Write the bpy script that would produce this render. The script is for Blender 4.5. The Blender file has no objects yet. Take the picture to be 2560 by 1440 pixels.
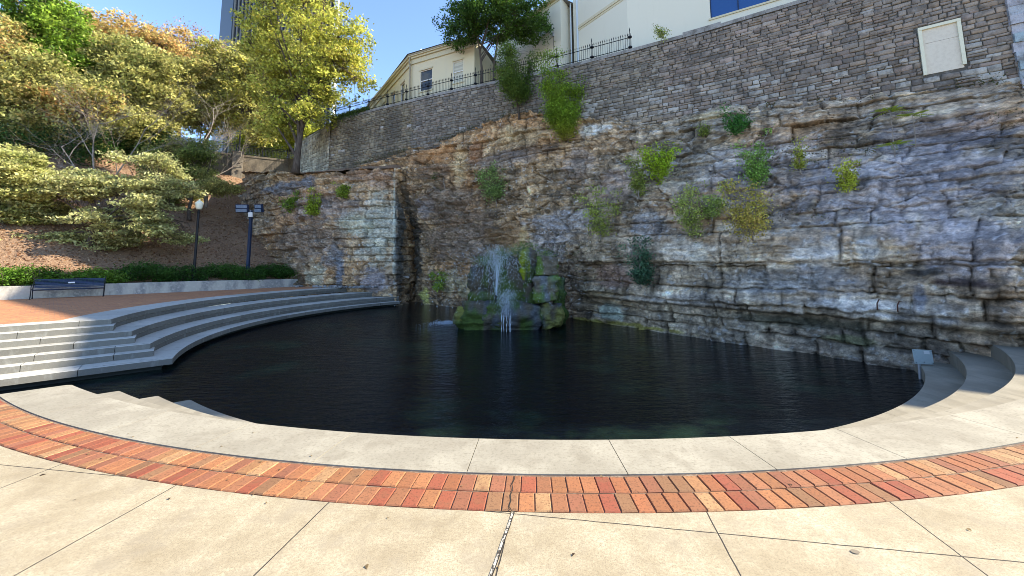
import bpy, math, random
import numpy as np
from mathutils import Vector, Matrix
R = math.radians
scene = bpy.context.scene
col = scene.collection
# ------------------------------------------------------------------ camera
FPX, PITCH, ROLL, EYE = 965.0, R(5.9147), -0.0065, 1.5
cam_d = bpy.data.cameras.new('camera')
cam = bpy.data.objects.new('camera', cam_d); col.objects.link(cam)
cam_d.sensor_fit = 'HORIZONTAL'; cam_d.sensor_width = 36.0
cam_d.lens = FPX / 2560 * 36.0
cam_d.shift_x = 0.0; cam_d.shift_y = -(720 - 560.0) / 2560.0
cam_d.clip_start = 0.05; cam_d.clip_end = 3000
_c, _s = math.cos(ROLL), math.sin(ROLL)
_U = Vector((0, -math.sin(PITCH), math.cos(PITCH))); _X = Vector((1, 0, 0)); _F = Vector((0, math.cos(PITCH), math.sin(PITCH)))
_r = _c * _X + _s * _U; _u = -_s * _X + _c * _U; _b = -_F
cam.matrix_world = Matrix(((_r.x, _u.x, _b.x, 0), (_r.y, _u.y, _b.y, 0), (_r.z, _u.z, _b.z, EYE), (0, 0, 0, 1)))
scene.camera = cam
# ------------------------------------------------------------------ world and sun
SUN_AZ, SUN_EL = 4.0, 37.0            # azimuth measured from +X towards +Y
world = bpy.data.worlds.new('World'); scene.world = world; world.use_nodes = True
wn = world.node_tree.nodes; wl = world.node_tree.links
sky = wn.new('ShaderNodeTexSky'); sky.sky_type = 'NISHITA'; sky.sun_disc = False
sky.sun_elevation = R(SUN_EL); sky.sun_rotation = R(90 - SUN_AZ)
sky.air_density = 0.8; sky.dust_density = 0.2; sky.ozone_density = 2.8
bg = wn['Background']; bg.inputs['Strength'].default_value = 0.15
wl.new(sky.outputs['Color'], bg.inputs['Color'])
sun_d = bpy.data.lights.new('sun', 'SUN'); sun_d.energy = 3.8; sun_d.angle = R(0.6); sun_d.color = (1.0, 0.90, 0.72)
sun = bpy.data.objects.new('sun', sun_d); col.objects.link(sun)
_az, _el = R(SUN_AZ), R(SUN_EL)
_sd = Vector((math.cos(_az) * math.cos(_el), math.sin(_az) * math.cos(_el), math.sin(_el)))
sun.rotation_euler = _sd.to_track_quat('Z', 'Y').to_euler()
sun.location = (30, 0, 40)
scene.view_settings.view_transform = 'Standard'; scene.view_settings.look = 'None'
scene.view_settings.exposure = 1.65; scene.view_settings.gamma = 1.0
scene.view_settings.use_curve_mapping = False
scene.cycles.max_bounces = 6; scene.cycles.diffuse_bounces = 3; scene.cycles.glossy_bounces = 3
scene.cycles.transmission_bounces = 3; scene.cycles.transparent_max_bounces = 6
scene.cycles.use_denoising = True; scene.cycles.filter_width = 0.9
# ------------------------------------------------------------------ naming helpers
def tag(o, label=None, cat=None, group=None, kind=None):
    if label: o['label'] = label
    if cat: o['category'] = cat
    if group: o['group'] = group
    if kind: o['kind'] = kind
    return o
def empty(name, label, cat, loc=(0, 0, 0), rz=0.0, group=None):
    o = bpy.data.objects.new(name, None); col.objects.link(o)
    o.location = loc; o.rotation_euler = (0, 0, rz); o.empty_display_size = 0.2
    return tag(o, label, cat, group)
def link(name, me, parent=None):
    o = bpy.data.objects.new(name, me); col.objects.link(o)
    if parent is not None: o.parent = parent
    return o
def np_mesh(name, V, F, mat, parent=None, smooth=False, vcol=None, fcol=None):
    """V (n,3); F (m,k) int array."""
    V = np.asarray(V, np.float32); F = np.asarray(F, np.int32)
    me = bpy.data.meshes.new(name)
    me.vertices.add(len(V)); me.vertices.foreach_set('co', V.ravel())
    m, k = F.shape
    me.loops.add(m * k); me.loops.foreach_set('vertex_index', F.ravel())
    me.polygons.add(m)
    me.polygons.foreach_set('loop_start', np.arange(0, m * k, k, dtype=np.int32))
    if smooth: me.polygons.foreach_set('use_smooth', np.ones(m, bool))
    me.update(calc_edges=True); me.validate()
    if vcol is not None:
        a = me.attributes.new('col', 'FLOAT_COLOR', 'POINT')
        a.data.foreach_set('color', np.c_[vcol, np.ones(len(V))].astype(np.float32).ravel())
    if fcol is not None:
        a = me.attributes.new('col', 'FLOAT_COLOR', 'FACE')
        a.data.foreach_set('color', np.c_[fcol, np.ones(m)].astype(np.float32).ravel())
    me.materials.append(mat)
    return link(name, me, parent)
class MB:
    """collects shapes and links them as ONE mesh object"""
    def __init__(self): self.v = []; self.f = []; self.c = []
    def add(self, vs, fs, c=None):
        n = len(self.v); self.v += [tuple(map(float, p)) for p in vs]
        for f in fs: self.f.append(tuple(i + n for i in f)); self.c.append(c if c is not None else (1, 1, 1))
        return self
    def box(self, c, s, rz=0.0, c_=None, ry=0.0, rx=0.0, bevel=0.0):
        hx, hy, hz = s[0] / 2, s[1] / 2, s[2] / 2
        M = Matrix.Translation(c) @ Matrix.Rotation(rz, 4, 'Z') @ Matrix.Rotation(ry, 4, 'Y') @ Matrix.Rotation(rx, 4, 'X')
        if bevel <= 0:
            vs = [M @ Vector((x, y, z)) for z in (-hz, hz) for y in (-hy, hy) for x in (-hx, hx)]
            return self.add(vs, [(0, 2, 3, 1), (4, 5, 7, 6), (0, 1, 5, 4), (2, 6, 7, 3), (0, 4, 6, 2), (1, 3, 7, 5)], c_)
        b = min(bevel, hx * .9, hy * .9, hz * .9)
        vs = []; rings = []
        for z, i in ((-hz, b), (-hz + b, 0), (hz - b, 0), (hz, b)):
            ring = []
            for sx, sy in ((-1, -1), (1, -1), (1, 1), (-1, 1)):
                ring.append(len(vs)); vs.append(M @ Vector((sx * (hx - i), sy * (hy - i), z)))
            rings.append(ring)
        fs = [tuple(reversed(rings[0])), tuple(rings[3])]
        for a, b2 in zip(rings[:-1], rings[1:]):
            for k in range(4): fs.append((a[k], a[(k + 1) % 4], b2[(k + 1) % 4], b2[k]))
        return self.add(vs, fs, c_)
    def tube(self, pts, radii, n=6, c_=None, cap=True):
        pts = [Vector(p) for p in pts]
        if not hasattr(radii, '__len__'): radii = [radii] * len(pts)
        vs = []; fs = []; prev = None
        for i, p in enumerate(pts):
            d = (pts[min(i + 1, len(pts) - 1)] - pts[max(i - 1, 0)])
            if d.length < 1e-9: d = Vector((0, 0, 1))
            d.normalize()
            if prev is None:
                a = d.orthogonal().normalized()
            else:
                a = prev - d * prev.dot(d)
                a = a.normalized() if a.length > 1e-6 else d.orthogonal().normalized()
            prev = a; b = d.cross(a)
            for k in range(n):
                t = 2 * math.pi * k / n
                vs.append(p + (a * math.cos(t) + b * math.sin(t)) * radii[i])
        for i in range(len(pts) - 1):
            for k in range(n):
                fs.append((i * n + k, i * n + (k + 1) % n, (i + 1) * n + (k + 1) % n, (i + 1) * n + k))
        if cap:
            fs.append(tuple(range(n - 1, -1, -1))); fs.append(tuple((len(pts) - 1) * n + k for k in range(n)))
        return self.add(vs, fs, c_)
    def lathe(self, prof, c, n=12, c_=None, sq=False):
        vs = []; fs = []
        for r, z in prof:
            for k in range(n):
                t = 2 * math.pi * (k + (.5 if sq else 0)) / n
                vs.append((c[0] + r * math.cos(t), c[1] + r * math.sin(t), c[2] + z))
        for i in range(len(prof) - 1):
            for k in range(n): fs.append((i * n + k, i * n + (k + 1) % n, (i + 1) * n + (k + 1) % n, (i + 1) * n + k))
        fs.append(tuple(range(n - 1, -1, -1))); fs.append(tuple((len(prof) - 1) * n + k for k in range(n)))
        return self.add(vs, fs, c_)
    def build(self, name, mat, parent=None, smooth=False, world_parent=True):
        me = bpy.data.meshes.new(name)
        v = self.v
        if parent is not None and world_parent:      # vertices were given in world space
            Mi = (Matrix.Translation(parent.location) @ parent.rotation_euler.to_matrix().to_4x4()).inverted()
            v = [tuple(Mi @ Vector(p)) for p in v]
        me.from_pydata(v, [], self.f); me.update()
        a = me.attributes.new('col', 'FLOAT_COLOR', 'FACE')
        a.data.foreach_set('color', [x for c in self.c for x in (c[0], c[1], c[2], 1.0)])
        if smooth: me.polygons.foreach_set('use_smooth', [True] * len(me.polygons))
        me.materials.append(mat)
        return link(name, me, parent)
# ------------------------------------------------------------------ numpy noise
def _h(ix, iy, seed):
    n = (ix.astype(np.int64) * 374761393 + iy.astype(np.int64) * 668265263 + seed * 1442695041) & 0x7fffffff
    n = ((n ^ (n >> 13)) * 1274126177) & 0x7fffffff
    n = (n ^ (n >> 16)) & 0xffffff
    return n / float(0xffffff)
def vnoise(x, y, seed=0):
    x = np.asarray(x, float); y = np.asarray(y, float)
    x, y = np.broadcast_arrays(x, y)
    ix = np.floor(x); iy = np.floor(y); fx = x - ix; fy = y - iy
    fx = fx * fx * (3 - 2 * fx); fy = fy * fy * (3 - 2 * fy)
    ix = ix.astype(np.int64); iy = iy.astype(np.int64)
    a = _h(ix, iy, seed); b = _h(ix + 1, iy, seed); c = _h(ix, iy + 1, seed); d = _h(ix + 1, iy + 1, seed)
    return (a * (1 - fx) + b * fx) * (1 - fy) + (c * (1 - fx) + d * fx) * fy
def fbm(x, y, seed=0, o=4):
    s = 0; a = .5; t = 0
    for i in range(o):
        s = s + a * vnoise(x * 2 ** i + 17.3 * i, y * 2 ** i - 9.1 * i, seed + i); t += a; a *= .5
    return s / t * 2 - 1          # -1..1
def sstep(x, a, b):
    t = np.clip((x - a) / (b - a), 0, 1); return t * t * (3 - 2 * t)
# ------------------------------------------------------------------ materials
def new_mat(name):
    m = bpy.data.materials.new(name); m.use_nodes = True
    nt = m.node_tree; b = nt.nodes['Principled BSDF']
    return m, nt, b
def node(nt, t, **kw):
    n = nt.nodes.new(t)
    for k, v in kw.items():
        if k in n.inputs: n.inputs[k].default_value = v
        else: setattr(n, k, v)
    return n
def coords(nt): return nt.nodes.new('ShaderNodeTexCoord').outputs['Object']
def mixc(nt, fac, a, b, blend='MIX'):
    m = nt.nodes.new('ShaderNodeMix'); m.data_type = 'RGBA'; m.blend_type = blend
    for sock, v in ((m.inputs[0], fac), (m.inputs[6], a), (m.inputs[7], b)):
        if hasattr(v, 'is_linked') or hasattr(v, 'links'): nt.links.new(v, sock)
        else: sock.default_value = v if not isinstance(v, tuple) else (v[0], v[1], v[2], 1)
    return m.outputs[2]
def ramp(nt, src, stops):
    r = nt.nodes.new('ShaderNodeValToRGB'); el = r.color_ramp.elements
    el[0].position, el[1].position = stops[0][0], stops[-1][0]
    el[0].color = (*stops[0][1], 1); el[1].color = (*stops[-1][1], 1)
    for p, c in stops[1:-1]:
        e = el.new(p); e.color = (*c, 1)
    nt.links.new(src, r.inputs[0]); return r.outputs[0]
def mrange(nt, src, a, b, c, d):
    n = nt.nodes.new('ShaderNodeMapRange'); nt.links.new(src, n.inputs[0])
    for i, v in enumerate((a, b, c, d)): n.inputs[i + 1].default_value = v
    return n.outputs[0]
def noise_t(nt, vec, scale, detail=5, rough=.6, dist=0.0):
    n = node(nt, 'ShaderNodeTexNoise', Scale=scale, Detail=detail, Roughness=rough, Distortion=dist)
    nt.links.new(vec, n.inputs['Vector']); return n.outputs['Fac']
def scaled(nt, vec, s):
    m = nt.nodes.new('ShaderNodeMapping'); nt.links.new(vec, m.inputs['Vector']); m.inputs['Scale'].default_value = s
    return m.outputs[0]
def bump(nt, b, h, strength, dist=0.02, prev=None):
    n = node(nt, 'ShaderNodeBump', Strength=strength, Distance=dist)
    nt.links.new(h, n.inputs['Height'])
    if prev is not None: nt.links.new(prev, n.inputs['Normal'])
    nt.links.new(n.outputs[0], b.inputs['Normal']); return n.outputs[0]
def pmat(name, base=None, rough=.75, metal=0.0, layers=(), bumps=(), attr=False, spec=0.3):
    """layers: (scale, detail, lo, hi, colour, fac) noise overlays; bumps: (scale, strength, dist)"""
    m, nt, b = new_mat(name); v = coords(nt)
    if attr:
        at = nt.nodes.new('ShaderNodeAttribute'); at.attribute_name = 'col'; c = at.outputs['Color']
        if base is not None: c = mixc(nt, 1.0, c, base, 'MULTIPLY')
    else:
        rgb = nt.nodes.new('ShaderNodeRGB'); rgb.outputs[0].default_value = (*base, 1); c = rgb.outputs[0]
    for sc, de, lo, hi, cc, fa in layers:
        vv = v
        if isinstance(sc, tuple): vv = scaled(nt, v, sc); sc = 1.0
        n = noise_t(nt, vv, sc, de); f = mrange(nt, n, lo, hi, 0, fa); c = mixc(nt, f, c, cc)
    nt.links.new(c, b.inputs['Base Color'])
    b.inputs['Roughness'].default_value = rough; b.inputs['Metallic'].default_value = metal
    b.inputs['Specular IOR Level'].default_value = spec
    prev = None
    for sc, st, di in bumps:
        prev = bump(nt, b, noise_t(nt, v, sc, 6, .65), st, di, prev)
    return m
def leaf_mat(name, trans=.48):
    m, nt, b = new_mat(name)
    at = nt.nodes.new('ShaderNodeAttribute'); at.attribute_name = 'col'
    nt.links.new(at.outputs['Color'], b.inputs['Base Color'])
    b.inputs['Roughness'].default_value = .5; b.inputs['Specular IOR Level'].default_value = .25
    tr = nt.nodes.new('ShaderNodeBsdfTranslucent'); nt.links.new(at.outputs['Color'], tr.inputs['Color'])
    mx = nt.nodes.new('ShaderNodeMixShader'); mx.inputs[0].default_value = trans
    nt.links.new(b.outputs[0], mx.inputs[1]); nt.links.new(tr.outputs[0], mx.inputs[2])
    nt.links.new(mx.outputs[0], nt.nodes['Material Output'].inputs['Surface'])
    return m
M_leaf = leaf_mat('leaf')
M_bark = pmat('bark', (.075, .055, .042), .9, layers=[((14, 14, 3), 5, .45, .7, (.16, .13, .10), .8)], bumps=[(30, .6, .03)])
M_twig = pmat('pale_bark', (.30, .26, .22), .9, layers=[(4, 4, .4, .7, (.14, .11, .09), .8)])
M_concrete = pmat('concrete', (.40, .37, .31), .85, layers=[(.55, 5, .42, .62, (.36, .33, .29), .75), (3.0, 6, .5, .72, (.58, .54, .46), .6), (26, 4, .5, .75, (.30, .27, .22), .45), (90, 2, .6, .75, (.22, .19, .16), .5)],
                  bumps=[(60, .25, .004), (9, .15, .01)])
M_step = pmat('step_concrete', (.40, .41, .41), .85, layers=[(1.2, 6, .45, .65, (.26, .28, .30), .7), (7, 6, .5, .7, (.50, .50, .47), .6), ((2, 2, .4), 5, .52, .7, (.20, .21, .21), .5)],
              bumps=[(40, .25, .006)])
M_kerb = pmat('weathered_concrete', (.42, .40, .35), .9, layers=[((1.5, 1.5, .5), 6, .45, .6, (.20, .20, .20), .85), (9, 6, .5, .7, (.52, .50, .44), .7)], bumps=[(30, .3, .01)])
M_black = pmat('black_metal', (.012, .013, .016), .45, .3, layers=[(8, 3, .5, .8, (.03, .03, .035), .6)])
M_bluemetal = pmat('dark_blue_metal', (.02, .035, .075), .45, .2, layers=[(6, 3, .5, .8, (.04, .06, .11), .6)])
M_grey = pmat('galvanised_metal', (.42, .44, .46), .5, .5, layers=[(10, 4, .45, .7, (.32, .34, .36), .6)])
M_white = pmat('white_paint', (.74, .73, .70), .6, layers=[(3, 4, .5, .8, (.60, .58, .54), .5)])
M_glass = pmat('window_glass', (.025, .028, .03), .08, 0, spec=.6, layers=[(1.2, 4, .45, .6, (.10, .085, .05), .8)])  # tree reflections painted in as brown patches
M_blind = pmat('window_blinds', (.42, .38, .28), .25, 0, spec=.6, layers=[((.6, .6, 14), 2, .45, .55, (.60, .56, .42), .8)])
M_stucco = pmat('cream_stucco', (.68, .60, .42), .85, layers=[(.5, 5, .45, .7, (.66, .58, .41), .6), ((3, 3, .5), 5, .55, .75, (.60, .54, .42), .35)], bumps=[(50, .15, .006)])
M_stucco_white = pmat('pale_stucco', (.70, .66, .54), .85, layers=[(.4, 5, .45, .7, (.70, .65, .52), .6), ((3, 3, .4), 5, .55, .75, (.62, .57, .47), .35)], bumps=[(50, .15, .006)])
M_trim = pmat('cream_trim', (.62, .55, .38), .8, layers=[(5, 4, .5, .7, (.52, .46, .32), .5)])
# ================================================================== SITE PLAN (metres)
C0 = np.array([0.723, 16.63])              # centre of the round pool
WATER = -1.2
MW = np.array([(-19, 32.6), (-14.65, 30.5), (-9.53, 27.84), (-4.92, 25.6), (0, 23.5), (2.96, 22.2), (6.7, 20.25), (9.6, 18.6),
               (13.1, 16.34), (18.3, 12.72), (25, 8.6)], float)          # face of the masonry wall
MW = MW[1:]
def resample(P, t):
    P = np.asarray(P, float); d = np.r_[0, np.cumsum(np.hypot(*(P[1:, :2] - P[:-1, :2]).T))]
    return np.stack([np.interp(t, d, P[:, i]) for i in range(P.shape[1])], 1)
def plen(P): P = np.asarray(P, float); return float(np.sum(np.hypot(*(P[1:, :2] - P[:-1, :2]).T)))
# ------------------------------------------------------------------ bedded rock
def strata(S, Z, seed, tmin, tmax, wmin, wmax, fixed=None):
    rng = np.random.RandomState(seed)
    zb = [-2.6]
    while zb[-1] < 14: zb.append(zb[-1] + rng.uniform(tmin, tmax))
    zb = np.array(zb)
    if fixed is not None:
        for a, b in fixed:
            zb = np.sort(np.r_[zb[(zb < a - .02) | (zb > b + .02)], a, b])
    k = np.clip(np.searchsorted(zb, Z) - 1, 0, len(zb) - 2)
    dz = np.minimum(Z - zb[k], zb[k + 1] - Z)
    off = np.zeros_like(Z); ds = np.full_like(Z, 9.0); tone = np.zeros_like(Z); lay = np.zeros_like(Z)
    for i in range(len(zb) - 1):
        m = k == i
        th = zb[i + 1] - zb[i]
        sb = [-3 - rng.uniform(0, 2)]
        while sb[-1] < 60: sb.append(sb[-1] + rng.uniform(wmin, wmax) * (0.6 + th / tmax * .8))
        sb = np.array(sb); ro = rng.uniform(-1, 1, len(sb)); rt = rng.uniform(-1, 1, len(sb)); tl = rng.uniform(-1, 1, len(sb)); lo = rng.uniform(-1, 1)
        if not m.any(): continue
        s = S[m]; j = np.clip(np.searchsorted(sb, s) - 1, 0, len(sb) - 2)
        ds[m] = np.minimum(s - sb[j], sb[j + 1] - s)
        u = (s - sb[j]) / (sb[j + 1] - sb[j]) - .5; w = (Z[m] - zb[i]) / th - .5
        off[m] = ro[j] + .6 * tl[j] * u * 2 + .35 * rt[j] * w; tone[m] = rt[j]; lay[m] = lo
    return off, dz, ds, tone, lay
def facets(S, Z, cs, cz, seed):
    gx = S / cs; gz = Z / cz; ix = np.floor(gx).astype(np.int64); iz = np.floor(gz).astype(np.int64)
    f1 = np.full(S.shape, 9.0); f2 = np.full(S.shape, 9.0); off = np.zeros(S.shape); tn = np.zeros(S.shape); tl = np.zeros(S.shape)
    for a in (-1, 0, 1):
        for b in (-1, 0, 1):
            cx = ix + a; cy = iz + b
            px = cx + .5 + (_h(cx, cy, seed) - .5) * .9; pz = cy + .5 + (_h(cx, cy, seed + 1) - .5) * .9
            du = gx - px; dv = gz - pz; d = np.sqrt(du * du + dv * dv); n = d < f1
            f2 = np.where(n, f1, np.minimum(f2, d)); f1 = np.where(n, d, f1)
            off = np.where(n, _h(cx, cy, seed + 2) * 2 - 1, off); tn = np.where(n, _h(cx, cy, seed + 5) * 2 - 1, tn)
            tl = np.where(n, (_h(cx, cy, seed + 3) * 2 - 1) * du + (_h(cx, cy, seed + 4) * 1.6 - .3) * dv, tl)
    return off, tl, f2 - f1, tn
def rock_surface(ST, ncol, nrow, seed, prof, patches, right=False, block_bands=()):
    """ST rows: base x,y, top x,y, ztop.  Returns V, F, colours, S, Z."""
    ST = np.asarray(ST, float)
    mid = (ST[:, :2] + ST[:, 2:4]) / 2
    d = np.r_[0, np.cumsum(np.hypot(*(mid[1:] - mid[:-1]).T))]
    s = np.linspace(0, d[-1], ncol)
    B = np.stack([np.interp(s, d, ST[:, 0]), np.interp(s, d, ST[:, 1])], 1)
    T = np.stack([np.interp(s, d, ST[:, 2]), np.interp(s, d, ST[:, 3])], 1)
    zt = np.interp(s, d, ST[:, 4])
    zt = zt + .28 * fbm(s * .8, s * 0 + seed, seed + 7) + .12 * fbm(s * 3.1, s * 0, seed + 8)
    v = np.linspace(0, 1, nrow)
    f = np.interp(v, [p[0] for p in prof], [p[1] for p in prof])
    Z = -1.7 + v[None, :] * (zt[:, None] + 1.7)
    P = B[:, None, :] * (1 - f[None, :, None]) + T[:, None, :] * f[None, :, None]
    tg = np.gradient(mid_ := np.stack([np.interp(s, d, mid[:, 0]), np.interp(s, d, mid[:, 1])], 1), axis=0)
    kern = np.ones(15) / 15
    tg = np.stack([np.convolve(np.pad(tg[:, i], 7, 'edge'), kern, 'valid') for i in range(2)], 1)
    tg /= np.hypot(*tg.T)[:, None]
    N = np.stack([tg[:, 1], -tg[:, 0]], 1) * (-1 if ((C0 - mid[len(mid) // 2]) @ np.array([tg[ncol // 2, 1], -tg[ncol // 2, 0]])) < 0 else 1)
    S = np.repeat(s[:, None], nrow, 1)
    Zw = Z + .22 * fbm(S * .22, Z * .15, seed) + .05 * fbm(S * 1.3, Z * .7, seed + 3)
    Sw = S + .14 * fbm(S * .6, Z * 1.1, seed + 5) + .05 * fbm(S * 2.5, Z * 3, seed + 6)
    o1, dz1, ds1, t1, l1 = strata(Sw, Zw, seed + 11, .35, .95, .7, 2.3, block_bands)
    o2, dz2, ds2, t2, l2 = strata(Sw + 3.3, Zw + .03 * fbm(S * 3, Z * 3, 4), seed + 12, .09, .26, .25, 1.1)
    rub = sstep(fbm(S * .33, Z * .4, seed + 20), -.15, .25)              # rubbly, weathered zones
    if right:
        rub = rub * sstep(Z, 2.6, 3.4)
        rub = np.maximum(rub, .95 * (1 - sstep(S, 16.5, 18.5)) * (1 - sstep(Z, 6.6, 7.6)))
    big = fbm(S * .28, Z * .33, seed + 30, 3)
    med = fbm(S * 1.1, Z * 1.6, seed + 31, 4)
    fin = fbm(S * 5, Z * 7, seed + 32, 4)
    lens = fbm(S * .7, Z * 4.5, seed + 33, 4)                            # lens-shaped ledges
    qo, qt, qe, qn = facets(Sw + .5 * Zw, Zw - .12 * Sw, 1.25, .62, seed + 100); po, pt, pe, pn = facets(Sw * 1.0 + .3 * Zw, Zw + .1 * Sw, .46, .24, seed + 200)
    D = .26 * big + .07 * med * (.5 + rub) + .06 * lens * (1 - .4 * rub)
    D += .17 * o1 * (1 - .55 * rub) + .05 * o2 + .06 * l1
    D += (.12 * qo + .20 * qt) * (.35 + .75 * rub) + (.045 * po + .085 * pt) * (.55 + .6 * rub)
    e1 = np.minimum(dz1 * 1.2, ds1); e2 = np.minimum(dz2 * 1.5, ds2)
    gate = sstep(fbm(S * .9, Z * .9, seed + 40), -.5, .0)
    cr1 = np.maximum(np.exp(-(e1 / .038) ** 2) * gate * (1 - .6 * rub), .7 * np.exp(-(qe / .07) ** 2) * sstep(rub, .2, .6)); cr2 = np.exp(-(e2 / .022) ** 2) * sstep(fbm(S * 1.4, Z * 1.2, seed + 41), -.1, .35)
    D -= .22 * cr1 + .08 * cr2
    D += .035 * fin * (.6 + rub)
    rid = 1 - 2 * np.abs(vnoise(S * 2.3 + .4 * Z, Z * 3.1, seed + 80) - .5); rid2 = 1 - 2 * np.abs(vnoise(S * 5.1, Z * 6.3, seed + 81) - .5)
    D += (.05 * (rid - .5) + .03 * (rid2 - .5)) * (.25 + rub) + .022 * fbm(S * 14, Z * 18, seed + 50, 2)
    if right:
        under = sstep(-Z, -.02, .10) * sstep(S, 16, 19)
        D -= .42 * under * (.75 + .5 * fbm(S * .5, Z * .2, 77))
        D += .16 * sstep(Z, -.15, .1) * (1 - sstep(Z, .25, .6)) * sstep(S, 16, 19)
        D -= .35 * sstep(Z, 2.62, 2.75) * (1 - sstep(Z, 3.4, 4.2)) * sstep(S, 14, 17) * .5
    X = P[..., 0] + N[:, None, 0] * D; Y = P[..., 1] + N[:, None, 1] * D
    Zo = Z + .05 * fin + .03 * o2 * 0
    V = np.stack([X, Y, Zo], -1).reshape(-1, 3)
    ii = np.arange(ncol - 1)[:, None] * nrow + np.arange(nrow - 1)[None, :]
    F = np.stack([ii, ii + 1, ii + nrow + 1, ii + nrow], -1).reshape(-1, 4)
    # rock colour: bed and block tints, weathering, then individual stains and painted cleft and undercut shade
    g = np.array([.36, .31, .255]); br = np.array([.35, .255, .18]); bl = np.array([.28, .25, .225]); pa = np.array([.60, .53, .44])
    w = sstep(fbm(S * .22, Z * .3, seed + 60), -.35, .35)[..., None]
    Cc = g * (1 - w) + br * w
    w = sstep(fbm(S * .35, Z * .6, seed + 61), .0, .45)[..., None] * .8
    Cc = Cc * (1 - w) + bl * w
    w = (sstep(fbm(S * 1.2, Z * 2.2, seed + 62, 5), .05, .5) * .55)[..., None]
    Cc = Cc * (1 - w) + pa * w
    Cc = Cc * (1 + .14 * t1 + .10 * t2 + .08 * l2 + .16 * qn + .15 * pn - .35 * np.exp(-(pe / .08) ** 2))[..., None]
    Cc = Cc * (1 + .45 * fbm(S * 9, Z * 12, seed + 63, 3))[..., None]
    Cc = Cc * (1 + .42 * np.clip(fbm(S * 3.5, Z * 4.5, seed + 66, 4) * 1.6, -1, 1))[..., None]
    warm = (1 - sstep(S, 15, 22))[..., None] * (np.array([1.04, .92, .76]) - 1) + 1
    Cc = Cc * np.array([1.10, 1.03, .90]) * 1.06
    Cc = Cc * warm
    bandc = fbm(S * .5, Z * 5.5, seed + 95, 4); Cc = Cc * (1 + .42 * bandc * sstep(S, 15, 20))[..., None]
    stk = fbm(S * 3.2, Z * .28, seed + 90, 4); Cc = Cc * (1 - .38 * sstep(stk, .05, .5) * sstep(fbm(S * .4, Z * .3, seed + 91), -.2, .2))[..., None]
    Cc = Cc * (1 + .35 * sstep(-stk, .2, .6))[..., None]
    crack_tone = np.clip(.75 * cr1 + .6 * cr2, 0, 1)[..., None]  # rock colour darkened along the crack lines
    Cc = Cc * (1 - .72 * crack_tone)
    blk = sstep(fbm(S * .8, Z * 1.5, seed + 64, 5), .25, .5)[..., None] * .5   # dark lichen films
    Cc = Cc * (1 - blk) + np.array([.065, .058, .05]) * blk
    wh = (sstep(fbm(S * 6, Z * 9, seed + 65, 3), .38, .55) * .7)[..., None]
    Cc = Cc * (1 - wh) + np.array([.52, .50, .47]) * wh
    n1 = fbm(S * 2.2, Z * 2.6, seed + 70, 4); n2 = fbm(S * 6, Z * 2.5, seed + 71, 3)
    for (ps, pz, rs, rz, c, k) in patches:
        q = ((S - ps) / rs) ** 2 + ((Z - pz) / rz) ** 2
        m = q < 4
        if not m.any(): continue
        a = min(1, k * 1.1) * (1 - sstep(np.sqrt(q[m]) + .45 * n1[m] + .2 * n2[m], .55, 1.15))
        Cc[m] = Cc[m] * (1 - a[:, None]) + np.array(c) * (.35 + .65 * (Cc[m].mean(1, keepdims=True) / .28)).clip(.3, 1.6) * a[:, None]
    Cc = np.clip(Cc, .012, .85)
    return V, F, Cc.reshape(-1, 3), S, Z
CLIFF_ST = [(-9.5, 29.8, -11.6, 28.7, 9.1), (-7.3, 29.2, -9.4, 27.6, 9.3), (-6.6, 28.2, -7.6, 26.75, 9.5), (-6.15, 26.7, -6.7, 26.2, 9.6),
            (-4.5, 25.7, -4.0, 24.95, 9.95), (-2.8, 24.7, -2.0, 24.1, 10.4), (-.3, 22.7, -.2, 23.3, 10.75), (1.6, 20.9, 1.75, 22.45, 10.5),
            (2.8, 19.5, 4.2, 21.3, 9.75), (5.0, 15.6, 6.9, 19.85, 9.2), (6.1, 14.2, 8.6, 18.9, 9.0), (7.6, 12.4, 11.5, 17.1, 8.75),
            (8.7, 11.3, 12.8, 16.3, 8.45), (10.0, 9.6, 15.8, 14.15, 8.0), (10.5, 8.4, 17.8, 12.8, 7.8), (11.5, 8.0, 21, 10.7, 7.7),
            (14, 8.1, 24, 9.4, 7.6), (20, 9.0, 29, 9.1, 7.5)]
CLIFF_PROF = [(0, 0), (.15, 0), (.26, .02), (.385, .08), (.42, .16), (.60, .45), (.78, .78), (.88, .85), (1, 1)]
OUT_ST = [(-7.0, 29.5, -7.3, 29.3, 8.3), (-7.45, 27.5, -7.7, 27.5, 8.2), (-7.7, 25.95, -7.95, 26.2, 8.15), (-9.5, 26.05, -9.7, 26.5, 8.2), (-11.2, 26.4, -11.4, 27.0, 8.2),
          (-13.2, 26.9, -13.7, 27.6, 8.25), (-15.2, 27.8, -15.8, 28.7, 8.4), (-18, 29.3, -18.5, 30.2, 8.9), (-21, 31.3, -21.5, 32.2, 9.4), (-24, 33.8, -24.6, 34.8, 10.0)]
OUT_PROF = [(0, 0), (.3, .05), (.62, .35), (.85, .8), (1, 1)]
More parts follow.
